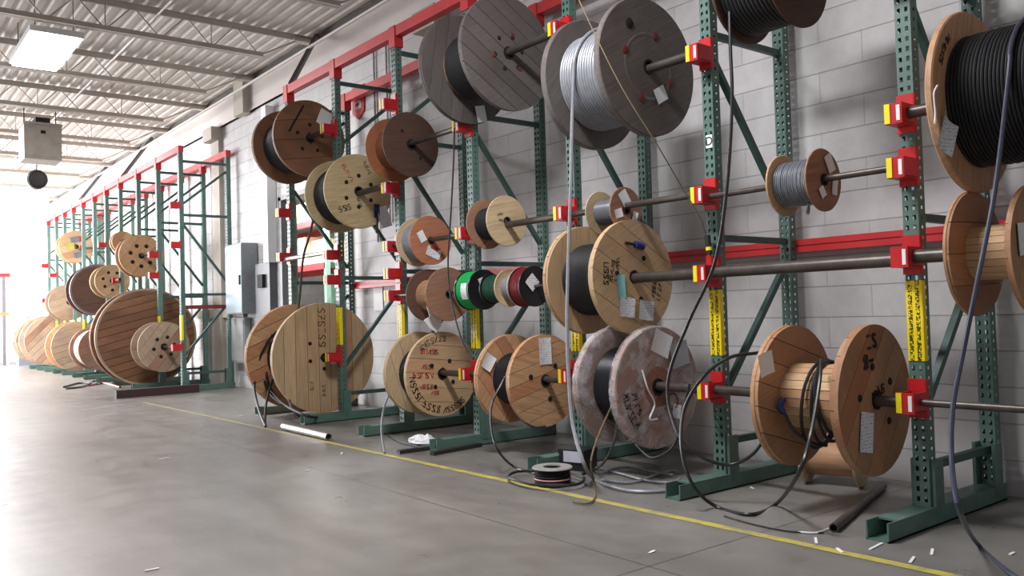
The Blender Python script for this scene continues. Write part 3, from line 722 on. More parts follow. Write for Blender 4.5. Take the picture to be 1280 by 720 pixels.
# wide white sticker across the green winding
def sticker_on_wrap(r, rad, y0, y1, a0, a1, mat, name='sticker'):
    m = MB(); n = 8; vs = []; fs = []
    for i in range(n+1):
        a = a0+(a1-a0)*i/n
        for y in (y0, y1): vs.append((rad*math.cos(a), y, rad*math.sin(a)))
    for i in range(n): fs.append((2*i, 2*i+1, 2*i+3, 2*i+2))
    m.add(vs, fs); return m.build(name, mat, r, True)
sticker_on_wrap(R_, .161, yn+.03, yn+.11, PI-.35, PI+.5, M_print); paper(R_, yn, -.03, .06, .05, .07, .4)
R_, yn, yf = spool(5.29, 5.50, 1.30, .125, 'small dark green cable spool with black sides, just right of the bright green one', M_bplast, M_bplast, .112, plain('dark_green_cable', srgb(20, 66, 48), .4), .005)
paper(R_, yn, .0, .04, .06, .08, .2)
R_, yn, yf = spool(5.10, 5.27, 1.30, .150, 'small tan-sided spool of silver wire beside the maroon spool', wmat('pale', 0), wmat('pale', 0), .095, M_silver, .004)
R_, yn, yf = spool(4.95, 5.09, 1.30, .155, 'maroon cable spool with a black side and a white diamond sticker', M_bplast, M_bplast, .150, M_rust, .006)
paper(R_, yn, -.03, .03, .10, .10, PI/4, M_print)

R_, yn, yf = reel(8.56, 9.35, .67, .60, 'palepine', 'tallest pine reel of the near row standing at the floor, crossed by a rack post', ang=PI/2, dr=.30, wr=.36, wmatl=M_black, cr=.014, planks=9, th=.06, kind2='pinered', wob=.004)
for cx, cz in ((-.17, .16), (-.17, -.03), (.18, .17), (.19, -.04), (-.01, -.12)): 
    m = MB(); m.lathe([(.0005, -.005), (.02, -.005), (.022, .003)], 12); m.build('bolt', M_hole, R_, True, (cx, yn, cz))
marks(R_, yn, -.03, .33, 6, .085, -PI/2, plain('brown_ink', srgb(96, 52, 40), .7), 21, .09); marks(R_, yn, -.02, -.36, 4, .04, -PI/2, M_ink, 22); marks(R_, yn, -.16, -.3, 3, .04, -PI/2, plain('faint_ink', srgb(130, 110, 90), .8), 23)
R_, yn, yf = reel(6.25, 6.65, .585, .37, 'palepine', 'pale reel covered in red and black markings, near the floor left of the centre', ang=-.1, dr=.19, wr=.235, wmatl=M_black, cr=.010, planks=6, kind2='pale', bolt=(4, .95, .36, .02))
for cx, cz, n_, s_ in ((-.13, .20, 5, .045), (-.15, .07, 4, .04), (-.20, .0, 5, .05), (-.17, -.10, 4, .04), (-.08, -.16, 3, .035)): marks(R_, yn, cx, cz, n_, s_, -.08, M_inkred, int(30+cz*100), .14)
marks(R_, yn, 0, 0, 9, .06, PI+.75, M_ink, 36, .12, arc=.31); marks(R_, yn, 0, 0, 6, .05, -1.2, M_ink, 37, .12, arc=.32); marks(R_, yn, 0, 0, 7, .05, 1.9, plain('faint_ink', srgb(130, 110, 90), .8), 38, .14, arc=.31)
R_, yn, yf = reel(4.86, 5.30, .59, .345, 'pinered', 'orange pine reel of shiny black cable with white stickers on both sides', ang=.25, dr=.18, wr=.20, wmatl=M_blackg, cr=.008, planks=7, hole=.04, bolt=(3, .8, .42, .02), wob=.002)
paper(R_, yn, .0, .22, .12, .20, .02); paper(R_, yf-.052, -.24, .14, .10, .12, -.6, M_white)
R_, yn, yf = reel(3.74, 4.13, .60, .39, 'plum', 'plastic film wrapped reel of black cable, near the floor in the centre', ang=.6, dr=.20, wr=.25, wmatl=M_blackg, cr=.006, planks=7, hole=.05, kind2='plum')
m = MB(); m.lathe([(.13, yn-.004), (.30, yn-.012), (.385, yn-.008), (.397, yn+.005), (.397, yn+.05)], 48); m.build('stretch_film', M_film, R_, True)
m = MB(); m.lathe([(.26, yf-.056), (.385, yf-.054), (.397, yf-.045), (.397, yf)], 48); m.build('stretch_film', M_film, R_, True)
m = MB(); m.lathe([(.11, yn-.003), (.16, yn-.003)], 32); 
paper(R_, yn-.01, .03, .28, .17, .15, -.4, M_white); paper(R_, yn-.01, .20, .20, .17, .16, .2, plain('film_sheet', srgb(170, 172, 178), .4), name='film_patch'); paper(R_, yn-.01, .15, -.17, .08, .09, -.2)
marks(R_, yn-.013, 0, 0, 6, .05, PI+.45, M_ink, 41, .12, arc=.31); marks(R_, yn-.013, 0, 0, 4, .045, PI+.40, M_ink, 42, .12, arc=.24)
m = MB(); m.tube(spline([(-.16, yn-.016, .12), (-.13, yn-.03, .0), (-.06, yn-.02, -.10), (-.12, yn-.03, -.19), (-.04, yn-.02, -.2)]), .006, 7); m.build('twisted_film', M_white, R_, True)
m = MB(); m.lathe([(.045, -.006), (.05, -.008), (.055, -.006)], 20); m.build('bolt', M_hole, R_, True, (.12, yn-.008, -.10))
R_, yn, yf = reel(2.27, 2.76, .61, .385, 'orange', 'big bare-drum wooden reel with a few loops of black cable, low at the right', ang=.9, dr=.175, planks=6, hole=.045, kind2='orange', bolt=(5, .5, .45, .02), rz=0.04)
marks(R_, yn, -.03, .30, 2, .07, .1, M_ink, 51, .2); marks(R_, yn, -.07, .20, 2, .07, .1, M_ink, 52, .22); marks(R_, yn, .05, .05, 2, .05, .1, M_ink, 55, .2)
paper(R_, yn, -.13, -.15, .13, .20, -.15)
paper(R_, yf-.052, -.315, .19, .13, .12, .2, M_white)
for k, (yy, rr) in enumerate(((-.02, .19), (.01, .193), (.035, .19), (.06, .197))):
    m = MB(); pts = []
    for i in range(33): a = 2*PI*i/32; q = rr+(.06*max(0, -math.sin(a))**2)*(k+1)/3; pts.append((q*math.cos(a), yy+.03*math.sin(a+k), q*math.sin(a)))
    m.tube(pts, .009, 8, caps=False); m.build('cable_loop', M_black, R_, True)
m = MB(); m.tube(spline([(-.20, .16, .0), (-.23, .17, -.04), (-.22, .15, -.07)]), .016, 8); m.build('cable_end_tape', M_blue, R_, True)
m = MB(); m.tube(spline([(-.22, .15, -.07), (-.2, .1, -.17), (-.1, .05, -.24), (.0, .04, -.26)]), .009, 8); m.build('cable_end', M_black, R_, True)
R_, yn, yf = reel(1.14, 1.76, 2.02, .42, 'orange', 'big wooden reel packed with black cable at the upper right edge', ang=.9, dr=.18, wr=.305, wmatl=M_blackm, cr=.008, planks=2, solid=True, th=.035, wob=.0015)
marks(R_, yf-.0365, 0, 0, 7, .03, PI-.6, M_ink, 61, .12, arc=.36)
paper(R_, yf-.05, -.365, -.19, .13, .16, -.5, M_print, curl=.02)
m = MB(); m.tube(spline([(-.40, yf-.05, .02), (-.425, yf-.045, -.02), (-.42, yf-.045, -.1), (-.43, yf-.045, -.15)]), .004, 6); m.build('twist_tie', M_white, R_, True)
R_, yn, yf = reel(1.49, 1.77, 1.32, .29, 'orange', 'empty wooden reel with a smooth pine drum at the right edge', ang=1.2, dr=.125, solid=False, planks=4, th=.025, hole=.04)
paper(R_, yn-.0, -.18, .04, .10, .14, .1, M_white)
R_, yn, yf = reel(2.62, 2.99, 2.93, .30, 'dkface', 'black and dark brown reel cut off by the top edge at right, larger one', ang=.3, solid=True, th=.02, dr=.1, wr=.26, wmatl=M_black, cr=.012)
R_, yn, yf = reel(2.20, 2.40, 2.97, .25, 'dkbrown', 'dark brown reel barely showing at the top edge at right', ang=.3, solid=True, th=.02, dr=.1, wr=.18, wmatl=M_black, cr=.012)
# small reel lying behind the big bare one
r = empty('small_reel', (4.76, 2.90, .155), .25); tag(r, 'small pale reel standing on the floor behind the big bare-drum reel', 'cable reel')
for s in (-1, 1):
    m = MB(); lo, hi = (s*.16-.012, s*.16+.012); m.lathe([(.02, lo), (.15, lo), (.155, lo+.004), (.155, hi-.004), (.15, hi), (.02, hi)], 36, closed=True); m.build('flange', wmat('pale', .3), r, True)
m = MB(); m.lathe([(.0, -.15), (.10, -.15), (.10, .15), (0, .15)], 28); m.build('drum', wmat('orange', 0, 'Y'), r, True)

# distant reels
def freel(*a, **k): return reel(*a, grp='reels on the distant racks', **k)
R_, yn, yf = freel(14.45, 14.90, .70, .41, 'weathered', 'pale stained reel in front of the biggest distant reel', ang=.9, dr=.2, wr=.26, wmatl=M_grey, cr=.02, planks=6, bolt=(6, .2, .4, .03), hole=.05)
R_, yn, yf = freel(15.42, 15.85, .86, .83, 'brown', 'biggest reel of the distant row, brown planks, standing on the floor', ang=.25, dr=.4, planks=13, th=.08, hole=.06, dkind='orange', kind2='brown')
m = MB(); m.lathe([(.80, yn-.004), (.835, yn-.004), (.835, yn+.02)], 64); m.build('steel_rim', plain('worn_rim', srgb(170, 150, 130), .6), R_, True)
R_, yn, yf = freel(15.70, 16.00, 2.28, .37, 'pine', 'holed pine reel high on the distant rack beside its second post', ang=.9, dr=.2, wr=.28, wmatl=M_grey, cr=.02, planks=5, bolt=(7, .2, .5, .035), kind2='orange')
R_, yn, yf = freel(16.90, 17.10, 2.62, .20, 'pine', 'small tan reel highest behind the holed distant reel', ang=.9, dr=.1, wr=.14, wmatl=M_grey, cr=.02, planks=3)
R_, yn, yf = freel(17.75, 18.2, 1.93, .32, 'palepine', 'light holed reel overlapping the dark brown distant reel', ang=.5, dr=.15, wr=.2, wmatl=M_black, cr=.02, planks=5, bolt=(7, .2, .55, .03))
R_, yn, yf = freel(18.95, 19.45, 1.80, .52, 'dkbrown', 'dark brown plank reel in the middle of the distant row', ang=.1, dr=.25, wr=.3, wmatl=M_black, cr=.02, planks=8)
m = MB(); m.lathe([(.49, yn-.004), (.53, yn-.004), (.53, yn+.05)], 48); m.build('steel_rim', plain('grey_rim2', srgb(112, 104, 110), .5), R_, True)
M_grn = plain('greenish_film', srgb(128, 142, 118), .5)
R_, yn, yf = freel(21.84, 22.3, 1.62, .42, 'weathered', 'grey green distant reel left of the dark brown reel', ang=.3, dr=.25, wr=.36, wmatl=M_grn, cr=.02, planks=6)
R_, yn, yf = freel(20.95, 21.3, 2.85, .36, 'palepine', 'high distant reel patched with red, grey and yellow stickers', ang=.3, dr=.2, wr=.3, wmatl=M_grey, cr=.02, planks=5)
for cx, cz, w_, h_, mt in ((.12, .18, .16, .12, M_inkred), (.14, -.02, .12, .12, M_inkred), (-.12, .0, .16, .14, plain('mustard', srgb(180, 170, 80), .6)), (-.03, .16, .18, .12, M_grey), (.05, -.18, .2, .12, M_grey)): paper(R_, yn, cx, cz, w_, h_, .2, mt, name='sticker')
R_, yn, yf = freel(23.85, 24.7, .72, .62, 'weathered', 'big pale pine reel on the floor near the far end of the distant row', ang=.8, dr=.3, wr=.4, wmatl=M_print, cr=.03, planks=9, th=.07)
R_, yn, yf = freel(20.85, 21.6, .62, .55, 'weathered', 'wooden reel with a pale rim on the floor, third in the distant row', ang=.3, dr=.25, wr=.35, wmatl=plain('beige_cable', srgb(190, 170, 150), .6), cr=.03, planks=8, th=.06, kind2='pine')
R_, yn, yf = freel(18.68, 19.57, .60, .44, 'plum', 'long reel of beige cable on the floor behind the biggest distant reel', ang=.3, dr=.25, wr=.38, wmatl=plain('beige_cable', srgb(190, 170, 150), .6), cr=.05, planks=6, wob=.012)
R_, yn, yf = freel(25.3, 25.9, .70, .60, 'weathered', 'last wooden reel on the floor at the far end, partly wrapped in white', ang=.3, dr=.25, wr=.50, wmatl=M_white, cr=.05, planks=8)

# ------------------------------------------------------------------ loose cables
def P(lst): return [atX(x, y, X) if X > 0 else atZ(x, y, -X) for x, y, X in lst]
FL = -.012
def arc(yc, zc, rad, a0, a1, n=6, dy=0):
    return [Vector((PX+rad*math.cos(a0+(a1-a0)*i/n), yc+dy*i/n, zc+rad*math.sin(a0+(a1-a0)*i/n))) for i in range(n+1)]
ys_ = atX(718, 100, 3.79).y
cable('silver_cable', arc(ys_-.03, 2.68, .342, .9, PI*.98, 8, .03)+P([(715, 160, 3.78), (713, 250, 3.76), (709, 390, 3.74), (711, 470, 3.72), (716, 530, 3.68), (730, 580, 3.60), (742, 598, FL), (757, 606, FL), (790, 614, FL), (840, 613, FL), (888, 606, FL)]), .012, M_silver, 'long silver cable hanging from the high silver reel down to the floor')
cable('black_cable', P([(911, -14, 3.95), (913, 60, 3.92), (915, 130, 3.90), (908, 240, 3.88), (893, 330, 3.86), (862, 400, 3.84), (838, 462, 3.82), (836, 505, 3.80), (852, 550, 3.75), (880, 573, 3.80), (912, 581, 3.90), (938, 570, 3.95), (955, 550, 3.98)]), .010, M_blackg, 'dark cable dropping from the top right reel and sagging beneath the rack post')
cable('black_cable', P([(948, 441, 4.02), (912, 447, 3.80), (880, 470, 3.72), (856, 510, 3.68), (852, 560, 3.60), (866, 606, 3.60), (895, 633, FL), (938, 643, FL), (970, 630, FL), (998, 592, 3.60), (1014, 540, 3.72), (1024, 480, 3.86), (1026, 450, 3.96)]), .010, M_blackg, 'black cable looping from the big bare-drum reel down over the floor')
ys_ = atX(1262, 120, 3.81).y
cable('slate_cable', arc(ys_, 2.02, .316, 1.2, PI*.97, 7)+P([(1244, 235, 3.74), (1222, 350, 3.55), (1204, 440, 3.52), (1191, 510, 3.45), (1190, 580, 3.35), (1200, 640, 3.2), (1222, 680, -.02), (1262, 716, FL), (1300, 735, FL)]), .010, M_bluegrey, 'slate blue cable hanging from the upper right reel to the floor')
cable('tan_rope', P([(719, -10, 3.55), (750, 56, 3.55), (781, 116, 3.60), (822, 182, 3.75), (850, 230, 3.95), (874, 270, 4.08), (882, 292, 4.14)]), .0035, M_rope, 'thin tan rope slanting across the silver cable reel', 'rope')
m = MB(); p0, p1 = P([(884, 294, 4.15), (887, 318, 4.15)]); m.tube([p0, p1], .018, 10); cn = tag(m.build('cable_connector', M_black, None, True), 'small black connector with yellow ring at the end of the tan rope', 'connector')
m = MB(); q = p0.lerp(p1, .62); q2 = p0.lerp(p1, .8); m.tube([q, q2], .0195, 10); m.build('ring', M_yellow, cn, True)
cable('brown_cable', P([(398, 246, 3.95), (388, 290, 3.92), (379, 323, 3.90), (373, 385, 3.88), (362, 450, 3.85), (360, 490, 3.75), (368, 514, 3.7), (385, 524, FL), (412, 515, FL)]), .014, plain('brown_jacket', srgb(74, 62, 62), .4), 'dark cable hanging in front of the tallest pine reel')
for k, L in enumerate(([(341, 418, 3.78), (326, 445, 3.70), (318, 480, 3.62), (323, 510, 3.55), (332, 533, FL)],
                       [(343, 425, 3.80), (333, 450, 3.78), (336, 480, 3.75), (352, 503, 3.72), (384, 520, 3.7), (406, 521, FL)],
                       [(343, 470, 3.78), (336, 490, 3.70), (332, 510, 3.6), (331, 530, FL)],
                       [(345, 415, 3.80), (330, 436, 3.76), (329, 470, 3.74), (338, 492, 3.74), (352, 505, 3.74)])):
    cable('black_cable', P(L), .014, M_black, ['black cable end drooping outermost left from the tallest pine reel', 'black cable sagging under the tallest pine reel to the rack foot', 'short black cable end touching the floor left of the tallest pine reel', 'inner black cable loop between the sides of the tallest pine reel'][k])
cable('thin_cable', P([(568, 160, 3.98), (567, 200, 3.98), (564, 260, 3.96), (560, 330, 3.94), (564, 375, 3.92), (574, 415, 3.85), (584, 440, 3.85)]), .007, M_black, 'thin dark cable hanging left of the green spool')
cable('grey_cable', P([(507, 455, 3.92), (492, 480, 3.88), (480, 510, 3.75), (477, 540, 3.6), (481, 566, FL)]), .010, M_grey, 'grey cable hanging from the pale marked reel to the floor')
cable('thin_cable', P([(481, 541, FL), (500, 552, FL), (530, 560, FL)]), .006, M_black, 'thin black cable on the floor beside the grey cable foot')
cable('black_cable', P([(642, 452, 3.93), (628, 478, 3.85), (615, 505, 3.72), (614, 535, 3.6), (622, 562, 3.5), (642, 583, FL), (672, 592, FL), (700, 595, FL)]), .008, M_blackg, 'shiny black cable falling from the orange pine reel to the floor coil')
cable('thin_cable', P([(646, 520, 4.0), (664, 533, 4.0), (682, 533, 4.05)]), .007, M_black, 'short black loop hanging under the orange pine reel')
cable('black_cable', P([(772, 520, 3.93), (768, 550, 3.85), (757, 575, 3.7), (742, 588, FL), (728, 592, FL)]), .008, M_black, 'black cable falling from the film-wrapped reel to the floor coil')
cable('thin_cable', P([(795, 556, 4.0), (815, 572, 3.9), (840, 560, 3.9), (850, 535, 3.9), (862, 480, 3.92)]), .008, M_black, 'black cable drooping under the film-wrapped reel on its right')
cable('thin_cable', P([(768, 500, 3.90), (750, 540, 3.78), (739, 575, 3.5), (742, 600, FL), (744, 620, FL), (735, 629, FL), (716, 627, FL)]), .006, M_rope, 'thin brown cable end lying just behind the yellow line')
def ring(cx, cy, rx, ry, z, r, mat, lab, name='cable_coil', wob=.02, turns=1):
    c = atZ(cx, cy, z); pts = []
    for i in range(24*turns+1): a = 2*PI*i/24; pts.append((c.x+rx*math.cos(a)*(1+wob*math.sin(3*a+i*.1)), c.y+ry*math.sin(a)*(1+wob*math.cos(2*a)), z+.004*math.sin(5*a)+.004*(i/24)))
    m = MB(); m.tube(pts, r, 8); return tag(m.build(name, mat, None, True), lab, 'cable coil')
ring(682, 598, .20, .30, .03, .007, M_black, 'loose black cable ring lying around the small floor spool', turns=2, wob=.03)
r = empty('floor_spool', atZ(691, 606, 0)); tag(r, 'small black spool lying flat on the floor by the yellow line', 'cable spool')
def lathez(m, prof, n=32, mi=0):
    vs = []; k_ = len(prof); fs = []
    for k in range(n):
        a = 2*PI*k/n
        for rr, z in prof: vs.append((rr*math.cos(a), rr*math.sin(a), z))
    for k in range(n):
        for i in range(k_-1): fs.append((k*k_+i, k*k_+i+1, ((k+1) % n)*k_+i+1, ((k+1) % n)*k_+i))
    m.add(vs, fs, mi)
pr = [(0, 0), (.115, 0)]+[(.112+.006*math.sin(k*PI/2), .01+k*.004) for k in range(24)]+[(.11, .11)]
m = MB(); lathez(m, pr); m.build('cable_winding', M_black, r, True)
m = MB(); lathez(m, [(.06, .108), (.06, .118), (.125, .118), (.13, .112), (.125, .106), (.06, .108)]); m.build('top_ring', plain('grey_plastic', srgb(150, 150, 146), .5), r, True)
m = MB(); lathez(m, [(.1175, .040), (.12, .045), (.1175, .05)]); m.build('wire_tie', plain('pink_tie', srgb(205, 140, 140), .5), r, True)
r = empty('carton', atZ(719, 592, 0)+Vector((.14, .12, 0)), .3); tag(r, 'small black box with a silver label on the floor beside the coiled cable', 'box')
m = MB(); m.box(-.09, .09, -.10, .10, 0, .12); m.box(-.095, .095, -.105, .105, .115, .145); m.build('body', M_bplast, r)
m = MB(); m.box(-.099, -.095, -.08, .06, .06, .135); m.build('silver_label', plain('silver_label', srgb(196, 200, 212), .4), r)
for k, (L, mt, lab) in enumerate((([(745, 585, FL), (775, 592, FL), (810, 601, FL), (840, 603, FL), (850, 598, FL)], M_silver, 'silver cable tail crossing the floor behind the long silver cable'),
        ([(752, 600, FL), (790, 603, FL), (825, 592, FL), (845, 588, FL)], M_silver, 'silver cable curve on the floor left of the rack foot'),
        ([(748, 592, -.02), (780, 584, -.02), (810, 589, -.02), (842, 594, -.02)], M_grey, 'grey cable arc on the floor behind the silver curves'))):
    cable('floor_cable', P(L), .009, mt, lab)
cable('floor_wire', P([(905, 645, -.006), (940, 655, -.006), (985, 664, -.006), (1030, 666, -.006)]), .004, M_black, 'thin dark wire trailing over the floor right of the loop')
cable('floor_wire', P([(998, 665, -.006), (1020, 666, -.006), (1036, 661, -.006)]), .005, M_white, 'thin white wire on the floor beside the loose dark pipe')
floor_bracket()
# crumpled plastic, tubes and bars on the floor
a, b = atZ(355, 533, .035), atZ(411, 546, .035)
def floortube(a, b, r_, mat, lab, name='loose_pipe'):
    c = (a+b)/2; d = b-a; o = MB(); h = d.length/2
    o.lathe([(r_*.78, -h), (r_, -h), (r_, h), (r_*.78, h)], 20, closed=True); o.lathe([(0.0005, -h+.03), (r_*.78, -h+.03)], 16, 1); o.lathe([(0.0005, h-.03), (r_*.78, h-.03)], 16, 1)
    q = o.build(name, [mat, M_hole], None, True, c); q.rotation_euler = (0, 0, math.atan2(d.y, d.x)-PI/2); tag(q, lab, 'pipe'); return q
floortube(a, b, .035, M_galv, 'short shiny silver pipe lying on the floor before the tallest pine reel')
floortube(atZ(1042, 660, .022), atZ(1104, 607, .022), .022, M_steel, 'loose dark pipe lying on the floor behind the near rack foot')
for (x0, y0, x1, y1, lab) in ((498, 565, 560, 557, 'dark flat bar on the floor left of the crumpled plastic'), (540, 567, 600, 556, 'dark bar lying beside the rack foot right of the crumpled plastic')):
    a, b = atZ(x0, y0, .015), atZ(x1, y1, .015); m = MB(); m.bar(a, b, .05, .03); tag(m.build('floor_bar', plain('dark_bar', srgb(40, 38, 38), .5)), lab, 'bar')
m = MB(); c = atZ(528, 556, 0)
bm = bmesh.new(); bmesh.ops.create_icosphere(bm, subdivisions=3, radius=1)
rnd = random.Random(5)
vs = [(c.x+v.co.x*.10*(1+rnd.uniform(-.3, .3)), c.y+v.co.y*.15*(1+rnd.uniform(-.3, .3)), max(.001, .03+v.co.z*.05*(1+rnd.uniform(-.5, .5)))) for v in bm.verts]
m.add(vs, [tuple(v.index for v in f.verts) for f in bm.faces]); bm.free(); tag(m.build('plastic_sheet', M_white), 'crumpled white plastic on the floor between two rack feet', 'plastic')
rnd = random.Random(11); m = MB()
for (x, y, l, a_) in ((205, 573, .10, .3), (427, 567, .08, 1.0), (385, 588, .04, 0), (1020, 676, .10, .6), (1095, 683, .14, .1), (1140, 700, .1, .3), (1265, 692, .05, 0), (940, 610, .05, 1), (1050, 688, .07, .9), (815, 690, .05, .2), (1165, 690, .1, .4), (300, 520, .06, 0), (190, 712, .06, 0)):
    c = atZ(x, y, .003); m.bar((c.x-l/2*math.cos(a_), c.y-l/2*math.sin(a_), .004), (c.x+l/2*math.cos(a_), c.y+l/2*math.sin(a_), .004), .012, .004)
tag(m.build('floor_litter', M_white), 'scattered pale paper and wire scraps on the concrete floor', 'litter', kind='stuff')
for k, (L, mt) in enumerate((([(80, 484, FL), (100, 479, FL), (125, 480, FL)], M_black), ([(83, 486, FL), (105, 483, FL), (118, 476, FL)], plain('brown_jacket', srgb(74, 62, 62), .4)), ([(112, 482, FL), (130, 479, FL), (150, 484, FL)], M_rust))):
    cable('floor_cable', P(L), .02, mt, ['black cable end on the floor before the distant reels', 'brown cable end on the floor before the distant reels', 'dull red cable on the floor at the foot of the distant reels'][k])
# ------------------------------------------------------------------ wall fittings
r = empty('fire_extinguisher_sign', (XW-.012, 9.48, 3.80)); tag(r, 'red fire extinguisher sign with a white symbol high on the wall', 'sign')
m = MB(); pl = [(-.15, .20), (.15, .20), (.15, -.13), (0, -.22), (-.15, -.13)]
vs = [(x_, a, b) for x_ in (-.008, .008) for a, b in pl]; m.add(vs, [tuple(range(5)), tuple(range(9, 4, -1))]+[(i, i+5, (i+1) % 5+5, (i+1) % 5) for i in range(5)]); m.build('panel', M_redbeam, r)
m = MB(); m.box(-.012, -.008, -.09, .09, -.09, .01); m.build('white_field', M_white, r)
m = MB(); m.box(-.015, -.012, -.015, .015, -.07, .0); m.box(-.015, -.012, -.05, .05, -.045, -.02); m.build('symbol', M_redbeam, r)
m = MB(); m.box(-.012, -.008, -.13, .13, .10, .115); m.box(-.012, -.008, -.10, .10, .06, .07); m.build('lettering', M_white, r)
# electrical cabinet, panel below and a conduit
M_cab = plain('cabinet_blue_grey', srgb(150, 170, 178), .35, .1)
r = empty('electrical_cabinet', (XW-.27, 13.20, 1.20)); tag(r, 'blue grey electrical cabinet on the wall left of the tallest pine reel', 'cabinet')
m = MB(); m.box(0, .25, -.34, .34, 0, 1.10); m.build('body', plain('cabinet_side_grey', srgb(116, 122, 126), .4), r)
m = MB(); m.box(-.015, 0, -.34, .34, .02, 1.08); dr_ = m.build('door', M_cab, r); m = MB(); m.box(-.035, -.015, -.30, -.27, .45, .6); m.build('handle', M_black, dr_)
m = MB(); m.box(-.018, -.015, .0, .16, .5, .62); m.build('label', M_white, dr_)
r = empty('wall_panel', (XW-.12, 13.50, .42)); tag(r, 'grey metal wall panel below the electrical cabinet', 'panel')
m = MB(); m.box(0, .10, -.30, .30, 0, .72); m.build('body', plain('panel_grey', srgb(142, 146, 146), .5), r); m = MB(); m.box(-.01, 0, -.27, .27, .03, .69); m.build('cover', plain('panel_grey2', srgb(152, 156, 156), .5), r)
m = MB(); m.box(-.14, 0, -.09, .09, 0, 2.35); tag(m.build('wall_duct', M_white, None, False, (XW-.01, 12.2, 1.95)), 'white vertical duct on the wall beside the store room opening', 'duct')
m = MB(); m.box(-.06, 0, -1.2, 1.2, 0, .14); tag(m.build('wall_raceway', M_beige, None, False, (XW-.0, 14.6, 1.15)), 'beige horizontal raceway on the wall between the two rack rows', 'raceway')
m = MB(); m.box(-.12, 0, -.28, .28, 0, .95); tag(m.build('switch_cabinet', plain('dark_panel', srgb(92, 94, 98), .5), None, False, (XW-.005, 12.42, 1.0)), 'dark grey switch panel on the wall below the white duct', 'panel')
m = MB(); m.box(-.05, 0, -.10, .10, 0, .2); tag(m.build('switch_box', M_hole, None, False, (XW-.125, 12.40, 1.58)), 'small dark switch box on the wall beside the store room opening', 'switch box')
for (y, z, w_, h_, lab) in ((9.1, 1.38, .22, .42, 'white paper notice on the wall behind the second rack bay from the left'),):
    m = MB(); m.box(-.012, 0, -w_/2, w_/2, -h_/2, h_/2); tag(m.build('wall_notice', M_white, None, False, (XW, y, z)), lab, 'notice')
# conduits climbing the near wall
for i, (y, z0, z1, lab) in enumerate(((9.05, 2.0, 4.4, 'thin grey conduit climbing the wall by the red sign'), (8.75, 2.2, 4.4, 'second thin grey conduit climbing the wall right of the red sign'))):
    m = MB(); m.tube([(0, 0, 0), (0, 0, z1-z0)], .012, 8); tag(m.build('wall_conduit', M_galv, None, True, (XW-.02, y, z0)), lab, 'conduit')

# ------------------------------------------------------------------ store room rack and cartons
r = empty('pallet_rack', (6.9, 14.8, 0)); tag(r, 'pallet rack with pale green posts and red beams seen through the wall opening', 'pallet rack')
M_pg = plain('pale_green_enamel', srgb(150, 196, 172), .5)
for x_ in (-.45, .45):
    for y_ in (-1.6, .0, 1.6):
        m = MB(); m.box(x_-.04, x_+.04, y_-.04, y_+.04, 0, 3.4); m.build('post', M_pg, r)
for z in (1.93, 2.70):
    m = MB(); m.box(-.49, -.41, -1.6, 1.6, z, z+.11); m.build('beam', M_redbeam, r); m = MB(); m.box(.41, .49, -1.6, 1.6, z, z+.11); m.build('beam', M_redbeam, r)
m = MB(); m.box(-.45, .45, -1.6, 1.6, 2.04, 2.06); m.build('shelf', M_pg, r); m = MB(); m.box(-.45, .45, -1.6, 1.6, 2.81, 2.83); m.build('shelf', M_pg, r)
M_card = plain('cardboard', srgb(206, 176, 146), .7)
cl = ['brown carton on the store room shelf, lower left', 'brown carton on the store room shelf, lower middle', 'brown carton on the store room shelf, lower right', 'pale wrapped carton on the store room shelf, left', 'brown carton on the upper store room shelf, left', 'brown carton on the upper store room shelf, right']
for i, (y, z, w_, h_) in enumerate(((-1.1, 2.062, .6, .40), (-.3, 2.062, .5, .50), (.9, 2.062, .7, .46), (.28, 2.062, .25, .42), (-.6, 2.832, .8, .34), (.8, 2.832, .9, .40))):
    m = MB(); m.box(-.35, .35, -w_/2, w_/2, 0, h_); m.box(-.352, .352, -.03, .03, 0, h_+.002, 1)
    tag(m.build('carton', [M_card if i != 3 else M_white, plain('packing_tape', srgb(206, 184, 150), .4)], None, False, (6.9, 14.8+y, z)), cl[i], 'carton', 'cartons in the store room')
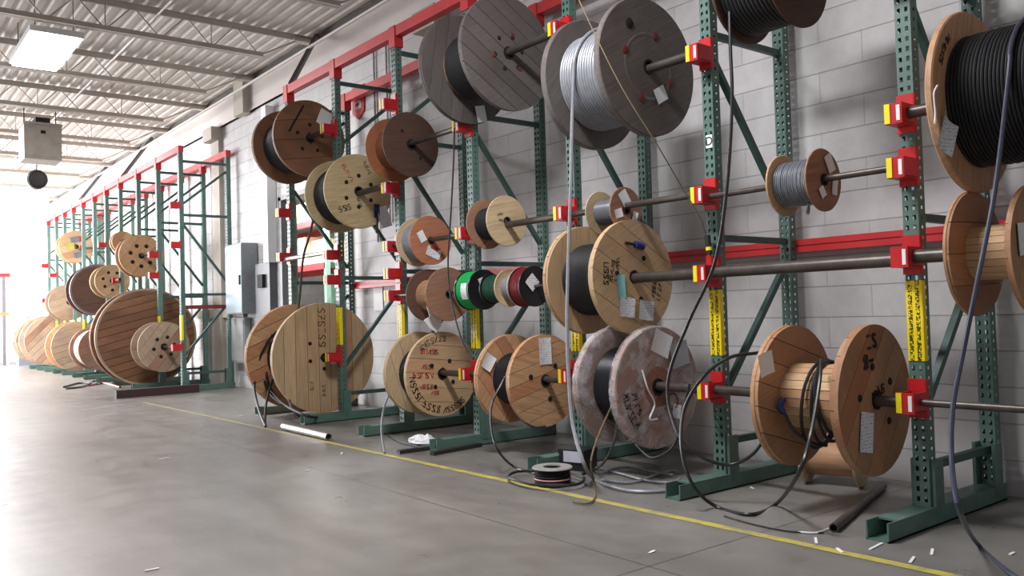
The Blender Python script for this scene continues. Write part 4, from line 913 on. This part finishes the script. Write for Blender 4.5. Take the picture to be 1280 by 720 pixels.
# ------------------------------------------------------------------ far end
M_pale = plain('pale_metal', srgb(176, 182, 186), .5)
r = empty('rack_end', (3.62, 28.0, 0)); tag(r, 'tall dark post with a pink red cross bar at the far left edge', 'rack frame')
m = MB(); m.box(-.04, .04, -.04, .04, 0, 2.6); m.build('post', plain('post_grey', srgb(110, 108, 116), .5), r)
m = MB(); m.box(-.6, .16, -.05, .05, 2.52, 2.62); m.build('cross_bar', M_redbeam, r)
m = MB(); m.box(-.5, .12, -.05, .0, 1.42, 1.50); m.build('lower_bar', plain('orange_bar', srgb(216, 130, 70), .5), r)
r = empty('work_bench', (4.02, 28.6, 0)); tag(r, 'low grey metal counter against the far wall', 'counter')
m = MB(); m.box(-.30, .38, -.2, .2, 1.38, 1.72); m.build('cabinet', M_pale, r)
for x_ in (-.25, .33):
    m = MB(); m.box(x_-.03, x_+.03, -.15, .15, 0, 1.38); m.build('leg', M_pale, r)
m = MB(); m.box(3.86, 4.45, 27.2, 27.6, 0, .72); tag(m.build('grey_bin', plain('bin_grey', srgb(120, 126, 134), .5)), 'grey rounded bin on the floor at the far end left of the last reel', 'bin')

# ------------------------------------------------------------------ light
w = bpy.data.worlds.new('world'); S.world = w; w.use_nodes = True; bg = w.node_tree.nodes['Background']
bg.inputs[0].default_value = (.93, .95, 1, 1); bg.inputs[1].default_value = .40
def area(name, loc, rot, sx, sy, e, col=(1, 1, 1)):
    ld = bpy.data.lights.new(name, 'AREA'); ld.shape = 'RECTANGLE'; ld.size = sx; ld.size_y = sy; ld.energy = e; ld.color = col
    o = bpy.data.objects.new(name, ld); COL.objects.link(o); o.location = loc; o.rotation_euler = rot; return o
# added area lamps standing in for daylight and glare at the far left
area('added_daylight_left', (-3.5, 24, 2.6), (0, math.radians(-90), 0), 4.4, 10, 3900, (.98, .97, 1))
area('added_daylight_far', (1.0, 28.8, 2.6), (math.radians(-90), 0, 0), 3.5, 4.0, 650, (1, .98, 1))  # unseen lamp added before the far wall to brighten the far end
area('storeroom_lamp', (5.9, 13.8, 3.5), (0, 0, 0), .6, 3.5, 420)
S.view_settings.view_transform = 'Standard'; S.view_settings.look = 'None'; S.view_settings.exposure = 0
S.cycles.max_bounces = 6
